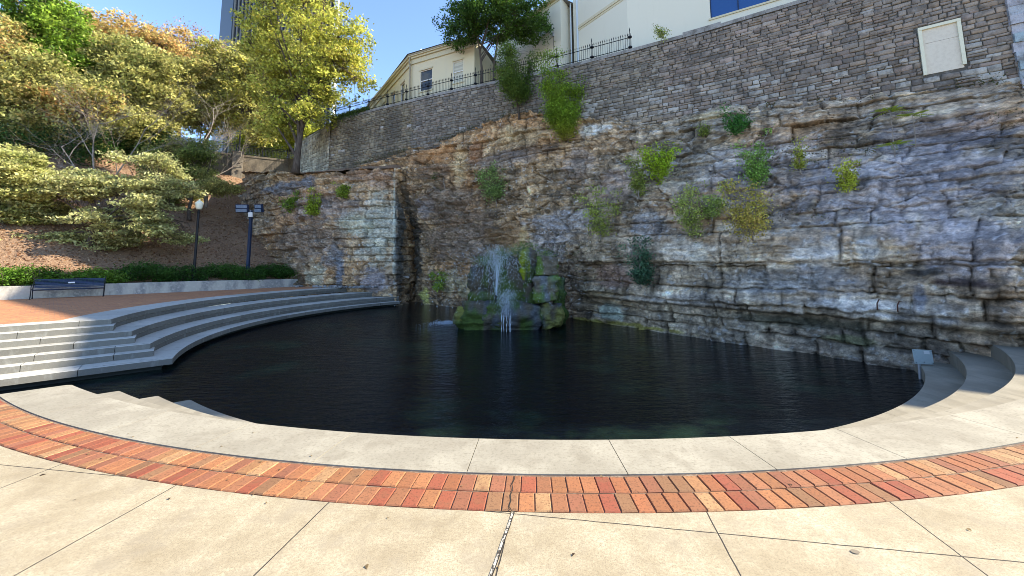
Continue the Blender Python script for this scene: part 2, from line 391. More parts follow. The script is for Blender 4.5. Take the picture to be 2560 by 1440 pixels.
CLIFF_PATCH = [(6.61, 8.98, 1.71, 0.63, (0.44, 0.25, 0.12), 0.9),
 (8.27, 7.67, 0.64, 1.89, (0.58, 0.43, 0.25), 0.95),
 (9.45, 8.6, 0.64, 0.83, (0.36, 0.2, 0.11), 0.85),
 (6.51, 7.69, 1.62, 0.63, (0.22, 0.15, 0.1), 0.8),
 (12.78, 9.28, 2.55, 0.7, (0.4, 0.3, 0.18), 0.85),
 (12.34, 9.54, 0.39, 0.55, (0.65, 0.5, 0.3), 0.8),
 (13.12, 8.16, 3.48, 0.43, (0.2, 0.14, 0.1), 0.7),
 (11.6, 7.93, 2.74, 0.53, (0.3, 0.27, 0.26), 0.5),
 (7.64, 5.63, 2.55, 1.48, (0.22, 0.17, 0.13), 0.75),
 (8.86, 3.29, 3.72, 1.8, (0.28, 0.215, 0.165), 0.7),
 (5.78, 5.27, 0.83, 0.9, (0.36, 0.33, 0.34), 0.5),
 (12.53, 3.13, 1.66, 0.85, (0.33, 0.21, 0.11), 0.85),
 (13.36, 3.01, 0.34, 0.77, (0.52, 0.37, 0.18), 0.85),
 (15.23, 2.58, 1.91, 1.02, (0.44, 0.41, 0.4), 0.6),
 (15.96, 3.73, 2.59, 0.71, (0.44, 0.42, 0.42), 0.6),
 (17.58, 8.95, 1.08, 0.44, (0.64, 0.62, 0.57), 0.8),
 (23.4, 8.51, 0.88, 0.25, (0.52, 0.43, 0.28), 0.85),
 (16.55, 7.04, 1.13, 1.15, (0.33, 0.28, 0.25), 0.6),
 (18.85, 5.16, 1.32, 1.28, (0.31, 0.23, 0.19), 0.6),
 (22.37, 2.04, 1.66, 0.45, (0.56, 0.5, 0.42), 0.75),
 (23.11, 1.78, 0.39, 0.45, (0.52, 0.48, 0.4), 0.6),
 (26.78, 1.84, 0.88, 0.51, (0.58, 0.53, 0.47), 0.75),
 (28.25, 1.86, 0.34, 0.48, (0.44, 0.42, 0.38), 0.7),
 (26.93, 0.97, 1.32, 0.43, (0.33, 0.33, 0.34), 0.5),
 (28.98, 3.91, 2.74, 1.69, (0.33, 0.3, 0.32), 0.6),
 (30.5, 1.87, 1.37, 0.81, (0.4, 0.36, 0.37), 0.6),
 (29.81, 5.72, 1.76, 0.96, (0.23, 0.22, 0.25), 0.6),
 (25.11, 5.22, 2.59, 1.78, (0.3, 0.28, 0.29), 0.45),
 (28.54, 0.3, 2.55, 0.27, (0.58, 0.54, 0.5), 0.6),
 (29.47, 0.57, 0.24, 0.4, (0.15, 0.16, 0.19), 0.7),
 (29.57, 1.23, 0.59, 0.1, (0.06, 0.055, 0.05), 0.9),
 (30.45, 0.99, 0.83, 0.1, (0.08, 0.06, 0.06), 0.85),
 (26.24, -0.3, 2.89, 0.19, (0.09, 0.085, 0.06), 0.8),  # shade of the undercut put into the rock colour
 (27.46, -0.65, 0.98, 0.15, (0.34, 0.34, 0.17), 0.65),
 (18.95, -0.63, 0.73, 0.38, (0.5, 0.54, 0.45), 0.85),
 (20.27, -1.11, 2.2, 0.1, (0.3, 0.25, 0.06), 0.85),
 (17.87, -1.18, 1.32, 0.1, (0.34, 0.29, 0.07), 0.85),
 (5.48, -0.65, 0.69, 0.56, (0.52, 0.48, 0.16), 0.9),
 (8.18, 0.44, 0.98, 0.82, (0.44, 0.4, 0.26), 0.55),
 (9.5, 0.05, 0.69, 0.87, (0.46, 0.41, 0.26), 0.55),
 (19.14, 0.95, 1.22, 0.68, (0.25, 0.15, 0.115), 0.65),
 (18.46, 0.3, 1.13, 0.23, (0.4, 0.34, 0.24), 0.6),
 (22.27, 0.1, 2.64, 0.37, (0.3, 0.27, 0.24), 0.6),
 (25.36, 0.9, 1.71, 0.36, (0.27, 0.28, 0.29), 0.5),
 (20.9, 3.08, 1.03, 0.87, (0.2, 0.22, 0.25), 0.4),
 (3.62, 3.31, 1.42, 3.71, (0.12, 0.13, 0.13), 0.7)]  # cleft shade painted onto its right wall
OUT_PATCH = [(4.6, 4.22, 1.48, 2.79, (0.5, 0.52, 0.44), 0.6),
 (6.55, 4.36, 1.32, 0.97, (0.42, 0.43, 0.33), 0.65),
 (3.59, 4.19, 0.12, 4.16, (0.56, 0.58, 0.48), 0.7),
 (9.78, 5.68, 4.39, 1.17, (0.28, 0.25, 0.25), 0.5),
 (14.16, 7.54, 3.01, 0.6, (0.21, 0.215, 0.235), 0.8),
 (11.05, 7.76, 1.11, 0.59, (0.21, 0.215, 0.235), 0.8),
 (6.24, 7.81, 2.54, 0.45, (0.37, 0.25, 0.17), 0.75),
 (4.55, 7.26, 1.11, 0.6, (0.4, 0.27, 0.19), 0.6),
 (11.05, 3.11, 4.18, 1.73, (0.25, 0.195, 0.155), 0.65),
 (7.66, 0.76, 0.42, 1.44, (0.2, 0.21, 0.24), 0.8),
 (9.94, 0.95, 1.11, 0.98, (0.52, 0.47, 0.34), 0.75),
 (8.25, 2.06, 1.0, 0.91, (0.24, 0.25, 0.27), 0.6),
 (4.86, 0.43, 1.27, 0.88, (0.3, 0.28, 0.31), 0.6),
 (3.01, 3.22, 0.69, 4.43, (0.09, 0.095, 0.09), 0.8),  # cleft shade painted onto its left wall
 (5.87, 2.19, 0.95, 0.45, (0.5, 0.48, 0.4), 0.6)]
# ================================================================== ROCK
def rock_mat(name):
    m, nt, b = new_mat(name); v = coords(nt)
    at = nt.nodes.new('ShaderNodeAttribute'); at.attribute_name = 'col'; c = at.outputs['Color']
    n = noise_t(nt, scaled(nt, v, (7, 7, 14)), 1.0, 8, .7); c = mixc(nt, 1.0, c, ramp(nt, n, [(.3, (.5, .5, .5)), (.5, (1, 1, 1)), (.7, (1.5, 1.48, 1.42))]), 'MULTIPLY')
    n2 = noise_t(nt, v, 38, 4, .7); c = mixc(nt, 1.0, c, ramp(nt, n2, [(.35, (.72, .72, .72)), (.65, (1.25, 1.25, 1.25))]), 'MULTIPLY')
    nt.links.new(c, b.inputs['Base Color']); b.inputs['Roughness'].default_value = .85; b.inputs['Specular IOR Level'].default_value = .25
    p = bump(nt, b, n, .8, .06); bump(nt, b, noise_t(nt, v, 30, 6, .7), .6, .02, p)
    return m
M_rock = rock_mat('limestone')
BANDS = ((1.5, 2.62),)
V, F, Cc, _, _ = rock_surface(CLIFF_ST, 860, 260, 5, CLIFF_PROF, CLIFF_PATCH, True, BANDS)
cliff = np_mesh('cliff', V, F, M_rock, smooth=False, vcol=Cc)
tag(cliff, 'tall bedded limestone cliff rising out of the pool', 'cliff', kind='structure')
V2, F2, C2, _, _ = rock_surface(OUT_ST, 420, 200, 91, OUT_PROF, OUT_PATCH, False)
outc = np_mesh('rock_outcrop', V2, F2, M_rock, smooth=False, vcol=C2)
tag(outc, 'rock outcrop left of the dark cleft, behind the curved steps', 'cliff', kind='structure')
# ---- terrain sheets -------------------------------------------------
def litter_mat(name, a, b_, c_):
    m, nt, b = new_mat(name); v = coords(nt)
    n = noise_t(nt, v, .8, 4); c = mixc(nt, mrange(nt, n, .4, .65, 0, 1), (*a, 1), (*b_, 1))
    n2 = noise_t(nt, v, 14, 5, .7); c = mixc(nt, mrange(nt, n2, .5, .62, 0, .8), c, (*c_, 1))
    n3 = noise_t(nt, v, 40, 3, .7); c = mixc(nt, mrange(nt, n3, .5, .7, 0, .7), c, (.05, .03, .02, 1))
    nt.links.new(c, b.inputs['Base Color']); b.inputs['Roughness'].default_value = .95
    bump(nt, b, n2, 1.0, .08); return m
M_litter = litter_mat('leaf_litter', (.20, .115, .065), (.28, .17, .10), (.44, .30, .19))
M_grass = litter_mat('rough_grass', (.08, .10, .03), (.12, .11, .05), (.18, .14, .07))
KERB = np.array([(-34, 6.0), (-28.5, 12.6), (-26, 15.5), (-23.6, 18.2), (-21.3, 20.6), (-18.9, 23.3), (-16.9, 25.8), (-15.2, 28.3)], float)
kd = np.array([.64, .77]); kd /= np.hypot(*kd); kn = np.array([-kd[1], kd[0]]); K0 = np.array([-23.6, 18.2])
def hill_z(x, y):
    P = np.stack([np.asarray(x, float) - K0[0], np.asarray(y, float) - K0[1]], -1)
    d = P @ kn
    z = .52 + .60 * np.clip(d - .6, 0, 17) + .12 * np.clip(d - 17.6, 0, 60)
    z = z + .22 * fbm(np.asarray(x) * .35, np.asarray(y) * .35, 8) * np.clip(d, 0, 1) + .06 * fbm(np.asarray(x) * 1.6, np.asarray(y) * 1.6, 9) * np.clip(d, 0, 1)
    return z
nt_, nd_ = 200, 150
tt = np.linspace(-34, 14.5, nt_); dd = np.linspace(.02, 46, nd_) ** 1.0
XY = K0 + tt[:, None, None] * kd + dd[None, :, None] * kn
HZ = hill_z(XY[..., 0], XY[..., 1])
V = np.concatenate([XY, HZ[..., None]], -1).reshape(-1, 3)
ii = np.arange(nt_ - 1)[:, None] * nd_ + np.arange(nd_ - 1)[None, :]
F = np.stack([ii, ii + nd_, ii + nd_ + 1, ii + 1], -1).reshape(-1, 4)
tag(np_mesh('hillside', V, F, M_litter, smooth=True), 'leaf strewn bank rising behind the bench', 'bank', kind='structure')
def ruled(name, A, B, za, zb, n, m, mat, amp=.06, seed=3):
    A = np.asarray(A, float); B = np.asarray(B, float)
    a = resample(np.c_[A, za] if np.ndim(za) else A, np.linspace(0, plen(A), n)); b = resample(np.c_[B, zb] if np.ndim(zb) else B, np.linspace(0, plen(B), n))
    t = np.linspace(0, 1, m)[None, :, None]
    G = a[:, None, :] * (1 - t) + b[:, None, :] * t
    G[..., 2] += amp * fbm(G[..., 0] * 1.2, G[..., 1] * 1.2, seed)
    ii = np.arange(n - 1)[:, None] * m + np.arange(m - 1)[None, :]
    return np_mesh(name, G.reshape(-1, 3), np.stack([ii, ii + 1, ii + m + 1, ii + m], -1).reshape(-1, 4), mat, smooth=True)
ot = np.array([(o[2], o[3], o[4]) for o in OUT_ST[1:]], float)
tag(ruled('terrace', ot[:, :2] + np.array([0, -.12]), [(-7.6, 27.1), (-9.6, 28.2), (-14.6, 30.8), (-17, 32.6), (-19.6, 34.8), (-23, 38.2), (-28, 41.2)], ot[:, 2], [8.9, 9.0, 9.3, 9.5, 9.9, 10.6, 11.0], 70, 14, M_litter, .12),
    'narrow earth terrace on top of the outcrop', 'terrace', kind='structure')
# plateau behind the masonry wall and the walkway
PLZ = 13.22
top_edge = [(-52, 22), (-44, 29), (-40, 33.6), (-33.6, 37.3), (-29.2, 40.2), (-25.3, 42.4), (-21.5, 40.0), (-18.8, 34.3), (-14.65, 30.6), (-9.53, 27.95), (-4.92, 25.7), (0, 23.6), (2.96, 22.3), (6.7, 20.35), (9.6, 18.7), (13.1, 16.44), (18.3, 12.85), (26, 7.5), (36, 7.4)]
mb = MB()
far = [(x * 1.0 - 60 if x < -30 else x + (x * 1.2), y + 150) for x, y in top_edge]
mb.add([(x, y, PLZ) for x, y in top_edge] + [(x, y, PLZ) for x, y in far], [(i, i + 1, len(top_edge) + i + 1, len(top_edge) + i) for i in range(len(top_edge) - 1)])
tag(mb.build('upper_ground', M_grass), kind='structure')
mb = MB()
mb.add([(-600, -600, -2.6), (600, -600, -2.6), (600, 900, -2.6), (-600, 900, -2.6)], [(0, 1, 2, 3)])
tag(mb.build('ground', M_grass), kind='structure')
# ---- water ----------------------------------------------------------
m, nt, b = new_mat('pool_water'); v = coords(nt)
c = mixc(nt, mrange(nt, noise_t(nt, v, .5, 5), .52, .72, 0, 1), (.0015, .003, .0055, 1), (.014, .032, .020, 1))
nt.links.new(c, b.inputs['Base Color']); b.inputs['Roughness'].default_value = .05; b.inputs['IOR'].default_value = 1.21
b.inputs['Specular IOR Level'].default_value = .5
w1 = noise_t(nt, scaled(nt, v, (2.2, 6.5, 1)), 1.0, 4, .6, .6); w2 = noise_t(nt, scaled(nt, v, (9, 18, 1)), 1.0, 3, .6, .4)
p = bump(nt, b, w1, .55, .08); bump(nt, b, w2, .40, .03, p)
M_water = m
mb = MB(); mb.add([(-44, 3.2, WATER), (22, 3.2, WATER), (22, 32, WATER), (-44, 32, WATER)], [(0, 1, 2, 3)])
tag(mb.build('water', M_water), 'dark rippled pool water below the cliff', 'water', kind='structure')
# ================================================================== PAVING
CN = np.array([-5.66, 5.15]); cd = np.array([-.755, -.656]); cm = np.array([-.656, .755])      # canal edge: point, direction, normal (towards canal)
def on_land(p, off=0.0): return (np.asarray(p) - CN) @ cm < off
def ring_blocks(mb, r0, r1, z0, z1, joints, off=0.0, gap=.005, da=.6, bev=.006, end=None, c_=None):
    """blocks between angles (degrees); each clipped by the canal line"""
    for a0, a1 in zip(joints[:-1], joints[1:]):
        n = max(2, int(abs(a1 - a0) / da) + 1)
        g = math.degrees(gap / 2 / r0)
        ang = np.radians(np.linspace(a0 + g, a1 - g, n))
        inn = C0 + r0 * np.stack([np.cos(ang), np.sin(ang)], 1); out = C0 + r1 * np.stack([np.cos(ang), np.sin(ang)], 1)
        def clip(P):
            Q = []
            for p in P:
                e = (p - CN) @ cm - off
                Q.append(p - cm * e if e > 0 else p)
            return np.array(Q)
        if (((inn - CN) @ cm - off) > 0).all() and (((out - CN) @ cm - off) > 0).all(): continue
        inn = clip(inn); out = clip(out)
        dirn = (inn - out); dirn /= np.maximum(np.hypot(*dirn.T)[:, None], 1e-6)
        vs = []
        for P, z in ((inn, z0), (inn, z1 - bev), (inn - dirn * bev, z1), (out, z1), (out, z0)):
            vs += [(x, y, z) for x, y in P]
        fs = []
        for L in range(4):
            for i in range(n - 1): fs.append((L * n + i, L * n + i + 1, (L + 1) * n + i + 1, (L + 1) * n + i))
        fs.append(tuple(L * n for L in range(5))); fs.append(tuple(L * n + n - 1 for L in (4, 3, 2, 1, 0)))
        t = random.uniform(.9, 1.06) if c_ is None else 1
        mb.add(vs, fs, (t, t, t * random.uniform(.97, 1.0)) if c_ is None else c_)
random.seed(4)
# concrete pavement with saw-cut joints (grid measured from the site)
m, nt, b = new_mat('pavement_concrete'); v = coords(nt)
c = ramp(nt, noise_t(nt, scaled(nt, v, (1.9, 1.9, 1)), 1.0, 9, .72, .15), [(.30, (.27, .215, .13)), (.48, (.40, .335, .22)), (.64, (.53, .46, .32))])
sp = noise_t(nt, v, 55, 5, .75); c = mixc(nt, mrange(nt, sp, .44, .60, 0, .55), c, (.27, .21, .13, 1))
sp2 = noise_t(nt, v, 140, 3, .8); c = mixc(nt, mrange(nt, sp2, .50, .66, 0, .7), c, (.15, .115, .08, 1))
st = noise_t(nt, v, 3.2, 6, .7); c = mixc(nt, mrange(nt, st, .50, .66, 0, .5), c, (.27, .225, .16, 1))
mp = nt.nodes.new('ShaderNodeMapping'); mp.vector_type = 'TEXTURE'; mp.inputs['Location'].default_value = (-.012, 2.503, 0)
mp.inputs['Rotation'].default_value = (0, 0, R(-9.0)); mp.inputs['Scale'].default_value = (1.165, 1.19, 1); nt.links.new(v, mp.inputs['Vector'])
wob = nt.nodes.new('ShaderNodeVectorMath'); wob.operation = 'ADD'; nt.links.new(mp.outputs[0], wob.inputs[0])
nv = node(nt, 'ShaderNodeTexNoise', Scale=9.0, Detail=4.0); nt.links.new(v, nv.inputs['Vector'])
sc_ = nt.nodes.new('ShaderNodeVectorMath'); sc_.operation = 'SCALE'; sc_.inputs[3].default_value = .006; nt.links.new(nv.outputs['Color'], sc_.inputs[0]); nt.links.new(sc_.outputs[0], wob.inputs[1])
sx = nt.nodes.new('ShaderNodeSeparateXYZ'); nt.links.new(wob.outputs[0], sx.inputs[0])
def line_mask(sock, w):
    pp = node(nt, 'ShaderNodeMath', operation='PINGPONG'); nt.links.new(sock, pp.inputs[0]); pp.inputs[1].default_value = .5
    return mrange(nt, pp.outputs[0], w * .45, w, 1, 0)
jx = line_mask(sx.outputs['X'], .0042); jy = line_mask(sx.outputs['Y'], .0036)
mxn = node(nt, 'ShaderNodeMath', operation='MAXIMUM'); nt.links.new(jx, mxn.inputs[0]); nt.links.new(jy, mxn.inputs[1])
c = mixc(nt, mxn.outputs[0], c, (.055, .045, .035, 1))
nt.links.new(c, b.inputs['Base Color']); b.inputs['Roughness'].default_value = .9
inv = mrange(nt, mxn.outputs[0], 0, 1, 1, 0)
p = bump(nt, b, inv, .8, .01); p = bump(nt, b, sp, .35, .004, p); bump(nt, b, st, .15, .01, p)
M_pave = m
mb = MB()
angs = np.radians(np.arange(-128, -33.9, 1.0))
prev = None
radii = [14.135, 15.5, 18, 24, 40, 90]
vs = []; 
for r in radii:
    for a in angs:
        p_ = C0 + r * np.array([math.cos(a), math.sin(a)]); e = (p_ - CN) @ cm
        if e > 0: p_ = p_ - cm * e
        vs.append((p_[0], p_[1], 0))
n = len(angs)
fs = [(L * n + i, L * n + i + 1, (L + 1) * n + i + 1, (L + 1) * n + i) for L in range(len(radii) - 1) for i in range(n - 1)]
mb.add(vs, fs)
# far right apron, level with the coping
pave = mb.build('pavement', M_pave); tag(pave, 'pale buff concrete paving in the foreground', 'pavement', kind='structure')
# sealed expansion joint, wider than the saw cuts
mb = MB()
J = [(-.002, 2.515), (-.03, 2.38), (-.062, 2.25), (-.09, 2.12), (-.12, 2.0), (-.2, 1.6), (-.4, .7), (-.7, -.6)]
for (x0, y0), (x1, y1) in zip(J[:-1], J[1:]):
    mb.add([(x0 - .010, y0, .004), (x0 + .004, y0, .004), (x1 + .004, y1, .004), (x1 - .010, y1, .004)], [(0, 1, 2, 3)])
M_seal = pmat('joint_sealant', (.50, .46, .38), .8, layers=[(45, 5, .45, .55, (.06, .05, .04), 1)])
tag(mb.build('joint_filler', M_seal), kind='structure')
mb = MB()
for (x0, y0), (x1, y1) in zip(J[:-1], J[1:]):
    mb.add([(x0 + .004, y0, .005), (x0 + .009, y0, .005), (x1 + .009, y1, .005), (x1 + .004, y1, .005)], [(0, 1, 2, 3)])
tag(mb.build('joint_crack', pmat('dark_joint', (.03, .025, .02), .9)), kind='structure')  # thin near-black line along the sealant edge
# coping stones
jc = [-126, -118.9, -114.0, -109.1, -104.25, -99.5, -94.45, -89.6, -85.0, -80.4, -74.3, -68.2, -62, -56, -50, -44, -38, -32]
mb = MB(); ring_blocks(mb, 13.15, 13.70, -.30, .0, jc, 0.0, .006)
M_coping = pmat('coping_concrete', (.29, .26, .20), .88, layers=[(1.3, 9, .42, .62, (.40, .365, .285), .8), (4.5, 8, .5, .66, (.22, .19, .14), .5), (38, 5, .5, .68, (.17, .145, .105), .5), (130, 3, .6, .75, (.12, .10, .07), .5)], attr=False, bumps=[(70, .3, .004), (8, .15, .01)])
tag(mb.build('pool_coping', M_coping), 'broad curved concrete coping round the near side of the pool', 'coping', kind='structure')
# brick band
mb = MB(); rngb = random.Random(12)
BR = [(.31, .125, .055), (.34, .145, .062), (.36, .18, .08), (.29, .085, .045), (.26, .075, .042), (.24, .125, .062), (.32, .135, .065), (.38, .22, .105), (.28, .11, .06), (.32, .12, .053)]
for row, (ra, rb) in enumerate(((13.725, 13.915), (13.926, 14.118))):
    step = math.degrees(.1045 / 13.9); a = -123.0 + row * .07
    while a < -40:
        g = math.degrees(.0022 / 13.9) * rngb.uniform(.8, 1.5); a1 = a + step * rngb.uniform(.97, 1.03)
        pts = []
        for r_, t in ((ra, a + g), (rb - .0, a + g), (rb, a1 - g), (ra, a1 - g)):
            rr = r_ + rngb.uniform(-.002, .002)
            pts.append(C0 + rr * np.array([math.cos(R(t)), math.sin(R(t))]))
        cen = sum(pts) / 4
        if (cen - CN) @ cm < -.06:
            z = rngb.uniform(-.003, .002); bv = .007
            vs = [(p_[0], p_[1], -.03) for p_ in pts] + [(p_[0], p_[1], z - .006) for p_ in pts]
            for p_ in pts:
                q = p_ + (cen - p_) / np.hypot(*(cen - p_)) * bv * 1.4; vs.append((q[0], q[1], z + rngb.uniform(-.001, .001)))
            f = [(8, 9, 10, 11)] + [(i, (i + 1) % 4, 4 + (i + 1) % 4, 4 + i) for i in range(4)] + [(4 + i, 4 + (i + 1) % 4, 8 + (i + 1) % 4, 8 + i) for i in range(4)]
            cc = rngb.choice(BR); k = rngb.uniform(.85, 1.12)
            mb.add(vs, f, tuple(x * k for x in cc))
        a = a1
M_brick = pmat('paving_brick', None, .82, attr=True, layers=[(60, 4, .52, .68, (.09, .04, .022), .75), (11, 5, .48, .72, (.22, .10, .05), .6)], bumps=[(80, .5, .004)])
tag(mb.build('brick_band', M_brick), 'double row of red and orange paving bricks curving round the pool', 'brick band', kind='structure')
mb = MB(); ring_blocks(mb, 13.70, 14.136, -.1, -.0095, [-124, -110, -96, -82, -68, -54, -40], 0.0, 0, bev=.0)
tag(mb.build('brick_bedding', pmat('bedding_mortar', (.16, .105, .07), .95, layers=[(30, 4, .5, .65, (.34, .27, .2), .6)])), kind='structure')
# steps down into the water, near side and right side
mb = MB()
for k, (ra, rb, z) in enumerate(((12.57, 13.22, -.3), (12.0, 12.62, -.6), (11.43, 12.05, -.9))):
    js = [-130] + list(np.arange(-124, -30, 6.1)) 
    ring_blocks(mb, ra, rb, z - (.30 if k < 2 else .75), z, js, .57 * (k + 1), .004)
M_tread = pmat('tread_concrete', (.24, .215, .165), .88, attr=False, layers=[(1.4, 6, .45, .62, (.33, .30, .235), .7), ((6, 1.5, 2), 6, .5, .66, (.20, .18, .14), .6), (40, 5, .55, .7, (.16, .135, .10), .4)], bumps=[(60, .3, .005)])
tag(mb.build('sunken_steps', M_tread), 'curved concrete steps going down into the pool on the near side', 'steps', kind='structure')
# canal side wall of the pavement
mb = MB(); e = CN + cd * 40
mb.add([(CN[0], CN[1], -.012), (e[0], e[1], -.012), (e[0], e[1], -2), (CN[0], CN[1], -2)], [(0, 1, 2, 3)])
tag(mb.build('canal_wall', M_tread), kind='structure')
# ---- curved seating steps on the far left ---------------------------
P0 = np.array([-8.94, 10.45]); sd = np.array([-.755, -.656]); sm = np.array([-.656, .755])
def arc(r0, r1, a0, a1, n=60):
    t = np.linspace(0, 1, n); a = np.radians(a0 + (a1 - a0) * t); r = r0 + (r1 - r0) * t
    return C0 + r[:, None] * np.stack([np.cos(a), np.sin(a)], 1)
def start_on(offm, r0):
    """corner of a level: where straight line at offset offm meets radius r0"""
    base = P0 + sm * offm; s = np.linspace(-4, 14, 4000); Q = base + s[:, None] * sd; k = np.argmin(abs(np.hypot(*(Q - C0).T) - r0) + (s < -3.9) * 9)
    return Q[k]
LV = [(-.9, 0.0, 11.47, 12.3, 131.5), (-.6, .97, 12.12, 12.65, 131.0), (-.3, 1.66, 12.69, 13.8, 134.0), (0.0, 2.42, 13.38, 15.5, 138.5)]
fronts = []
for z, off, r0, r1, aend in LV:
    cpt = start_on(off, r0); a0 = math.degrees(math.atan2(cpt[1] - C0[1], cpt[0] - C0[0])) % 360
    A = arc(r0, r1, a0, aend, 70)
    st_ = np.array([cpt + sd * t for t in np.linspace(32, .01, 40)])
    fronts.append((z, off, st_, A))
def strip(mb, P, depth, z, h, blk=1.22, courses=1, gap=.012, seed=0, back=None, bev=.008):
    """segments along front polyline P (left to right), top depth behind, riser h below"""
    rg = random.Random(seed)
    L = plen(P); n = max(1, int(L / blk)); 
    cuts = [0]
    while cuts[-1] < L - .4: cuts.append(min(L, cuts[-1] + blk * rg.uniform(.9, 1.1)))
    cuts[-1] = L
    for a, b_ in zip(cuts[:-1], cuts[1:]):
        k = max(2, int((b_ - a) / .3) + 1)
        t = np.linspace(a + gap / 2, b_ - gap / 2, k); F_ = resample(P, t)
        Fa = resample(P, np.clip(t + .02, 0, L)); Fb = resample(P, np.clip(t - .02, 0, L)); tg = Fa - Fb; tg /= np.hypot(*tg.T)[:, None]
        nrm = np.stack([-tg[:, 1], tg[:, 0]], 1)          # left of travel = behind for left-to-right travel
        Bk = F_ + nrm * depth
        t1 = rg.uniform(.9, 1.06)
        hc = h / courses
        for cidx in range(courses):
            zt = z - cidx * hc; inset = .018 * (cidx > 0)
            Fi = F_ + nrm * inset
            vs = []
            for Q, zz in ((Fi, zt - hc + (.006 if courses > 1 else 0)), (Fi, zt - bev), (Fi + nrm * bev, zt), (Bk, zt), (Bk, zt - hc)):
                vs += [(x, y, zz) for x, y in Q]
            fs = [(q * k + i, q * k + i + 1, (q + 1) * k + i + 1, (q + 1) * k + i) for q in range(4) for i in range(k - 1)]
            fs.append(tuple(q * k for q in range(5))); fs.append(tuple(q * k + k - 1 for q in (4, 3, 2, 1, 0)))
            tt_ = t1 * rg.uniform(.9, 1.06); riser_shade = .37 * tt_ * (.82 if cidx else 1); n0 = len(mb.f); mb.add(vs, fs, (tt_, tt_, tt_))
            for q in range(k - 1): mb.c[n0 + q] = (riser_shade, riser_shade, riser_shade * .97)  # risers darker than treads: staining plus shade painted into the colour
            for q in range(-2, 0): mb.c[q] = (riser_shade, riser_shade, riser_shade * .97)
mb = MB()
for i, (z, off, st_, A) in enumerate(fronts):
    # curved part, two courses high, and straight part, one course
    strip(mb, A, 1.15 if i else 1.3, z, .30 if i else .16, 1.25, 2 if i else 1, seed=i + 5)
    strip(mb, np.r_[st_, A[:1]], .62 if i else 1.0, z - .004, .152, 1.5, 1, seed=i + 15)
# half steps
for j, off, nxt in ((0, .62, 1), (1, 1.32, 2), (2, 2.04, 3)):
    z = LV[j][0] + .15
    c2 = fronts[nxt][2][-1]; tt0 = (c2 - P0) @ sd - .10
    base = P0 + sm * off
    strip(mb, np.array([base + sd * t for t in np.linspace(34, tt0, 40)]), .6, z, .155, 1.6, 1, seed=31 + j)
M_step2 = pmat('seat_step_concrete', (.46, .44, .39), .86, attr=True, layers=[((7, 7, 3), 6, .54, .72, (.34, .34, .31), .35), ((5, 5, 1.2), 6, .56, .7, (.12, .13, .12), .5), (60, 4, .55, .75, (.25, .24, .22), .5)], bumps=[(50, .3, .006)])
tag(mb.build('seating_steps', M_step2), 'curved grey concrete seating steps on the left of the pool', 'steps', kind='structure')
# wall under the lowest slab, coloured near-black to paint in the shadow gap
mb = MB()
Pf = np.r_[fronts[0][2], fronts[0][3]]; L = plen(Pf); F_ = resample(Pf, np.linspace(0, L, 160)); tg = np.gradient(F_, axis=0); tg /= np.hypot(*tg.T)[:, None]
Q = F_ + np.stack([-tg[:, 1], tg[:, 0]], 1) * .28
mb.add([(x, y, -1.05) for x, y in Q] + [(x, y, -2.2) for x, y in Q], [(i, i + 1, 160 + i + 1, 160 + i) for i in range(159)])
tag(mb.build('pool_wall', pmat('shadow_gap_concrete', (.03, .035, .03), .6)), kind='structure')
# filler under the treads so nothing shows through
# upper brick plaza
m, nt, b = new_mat('plaza_brick'); v = coords(nt)
bt = node(nt, 'ShaderNodeTexBrick', Scale=1.0); bt.inputs['Color1'].default_value = (.50, .20, .075, 1); bt.inputs['Color2'].default_value = (.34, .115, .05, 1); bt.inputs['Mortar'].default_value = (.20, .13, .10, 1)
bt.inputs['Brick Width'].default_value = .21; bt.inputs['Row Height'].default_value = .105; bt.inputs['Mortar Size'].default_value = .007
mp = nt.nodes.new('ShaderNodeMapping'); mp.inputs['Rotation'].default_value = (0, 0, R(-50)); nt.links.new(v, mp.inputs['Vector']); nt.links.new(mp.outputs[0], bt.inputs['Vector'])
c = mixc(nt, mrange(nt, noise_t(nt, v, 9, 5, .7), .4, .65, 0, .6), bt.outputs['Color'], (.60, .31, .13, 1))
c = mixc(nt, mrange(nt, noise_t(nt, v, 1.1, 5, .6), .5, .7, 0, .4), c, (.22, .10, .075, 1))
nt.links.new(c, b.inputs['Base Color']); b.inputs['Roughness'].default_value = .85; bump(nt, b, bt.outputs['Fac'], -.4, .006)
mb = MB()
top = np.r_[fronts[3][2], fronts[3][3]]; L = plen(top); F_ = resample(top, np.linspace(0, L, 120)); tg = np.gradient(F_, axis=0); tg /= np.hypot(*tg.T)[:, None]
inn = F_ + np.stack([-tg[:, 1], tg[:, 0]], 1) * .52
outp = resample(np.r_[[(-60, -24)], KERB, [(-12.5, 30.0), (-8, 31.5)]], np.linspace(0, plen(np.r_[[(-60, -24)], KERB, [(-12.5, 30.0), (-8, 31.5)]]), 120))
mb.add([(x, y, -.012) for x, y in inn] + [(x, y, -.003) for x, y in outp], [(i, i + 1, 120 + i + 1, 120 + i) for i in range(119)])
tag(mb.build('brick_plaza', m), 'red brick paved terrace above the seating steps', 'plaza', kind='structure')
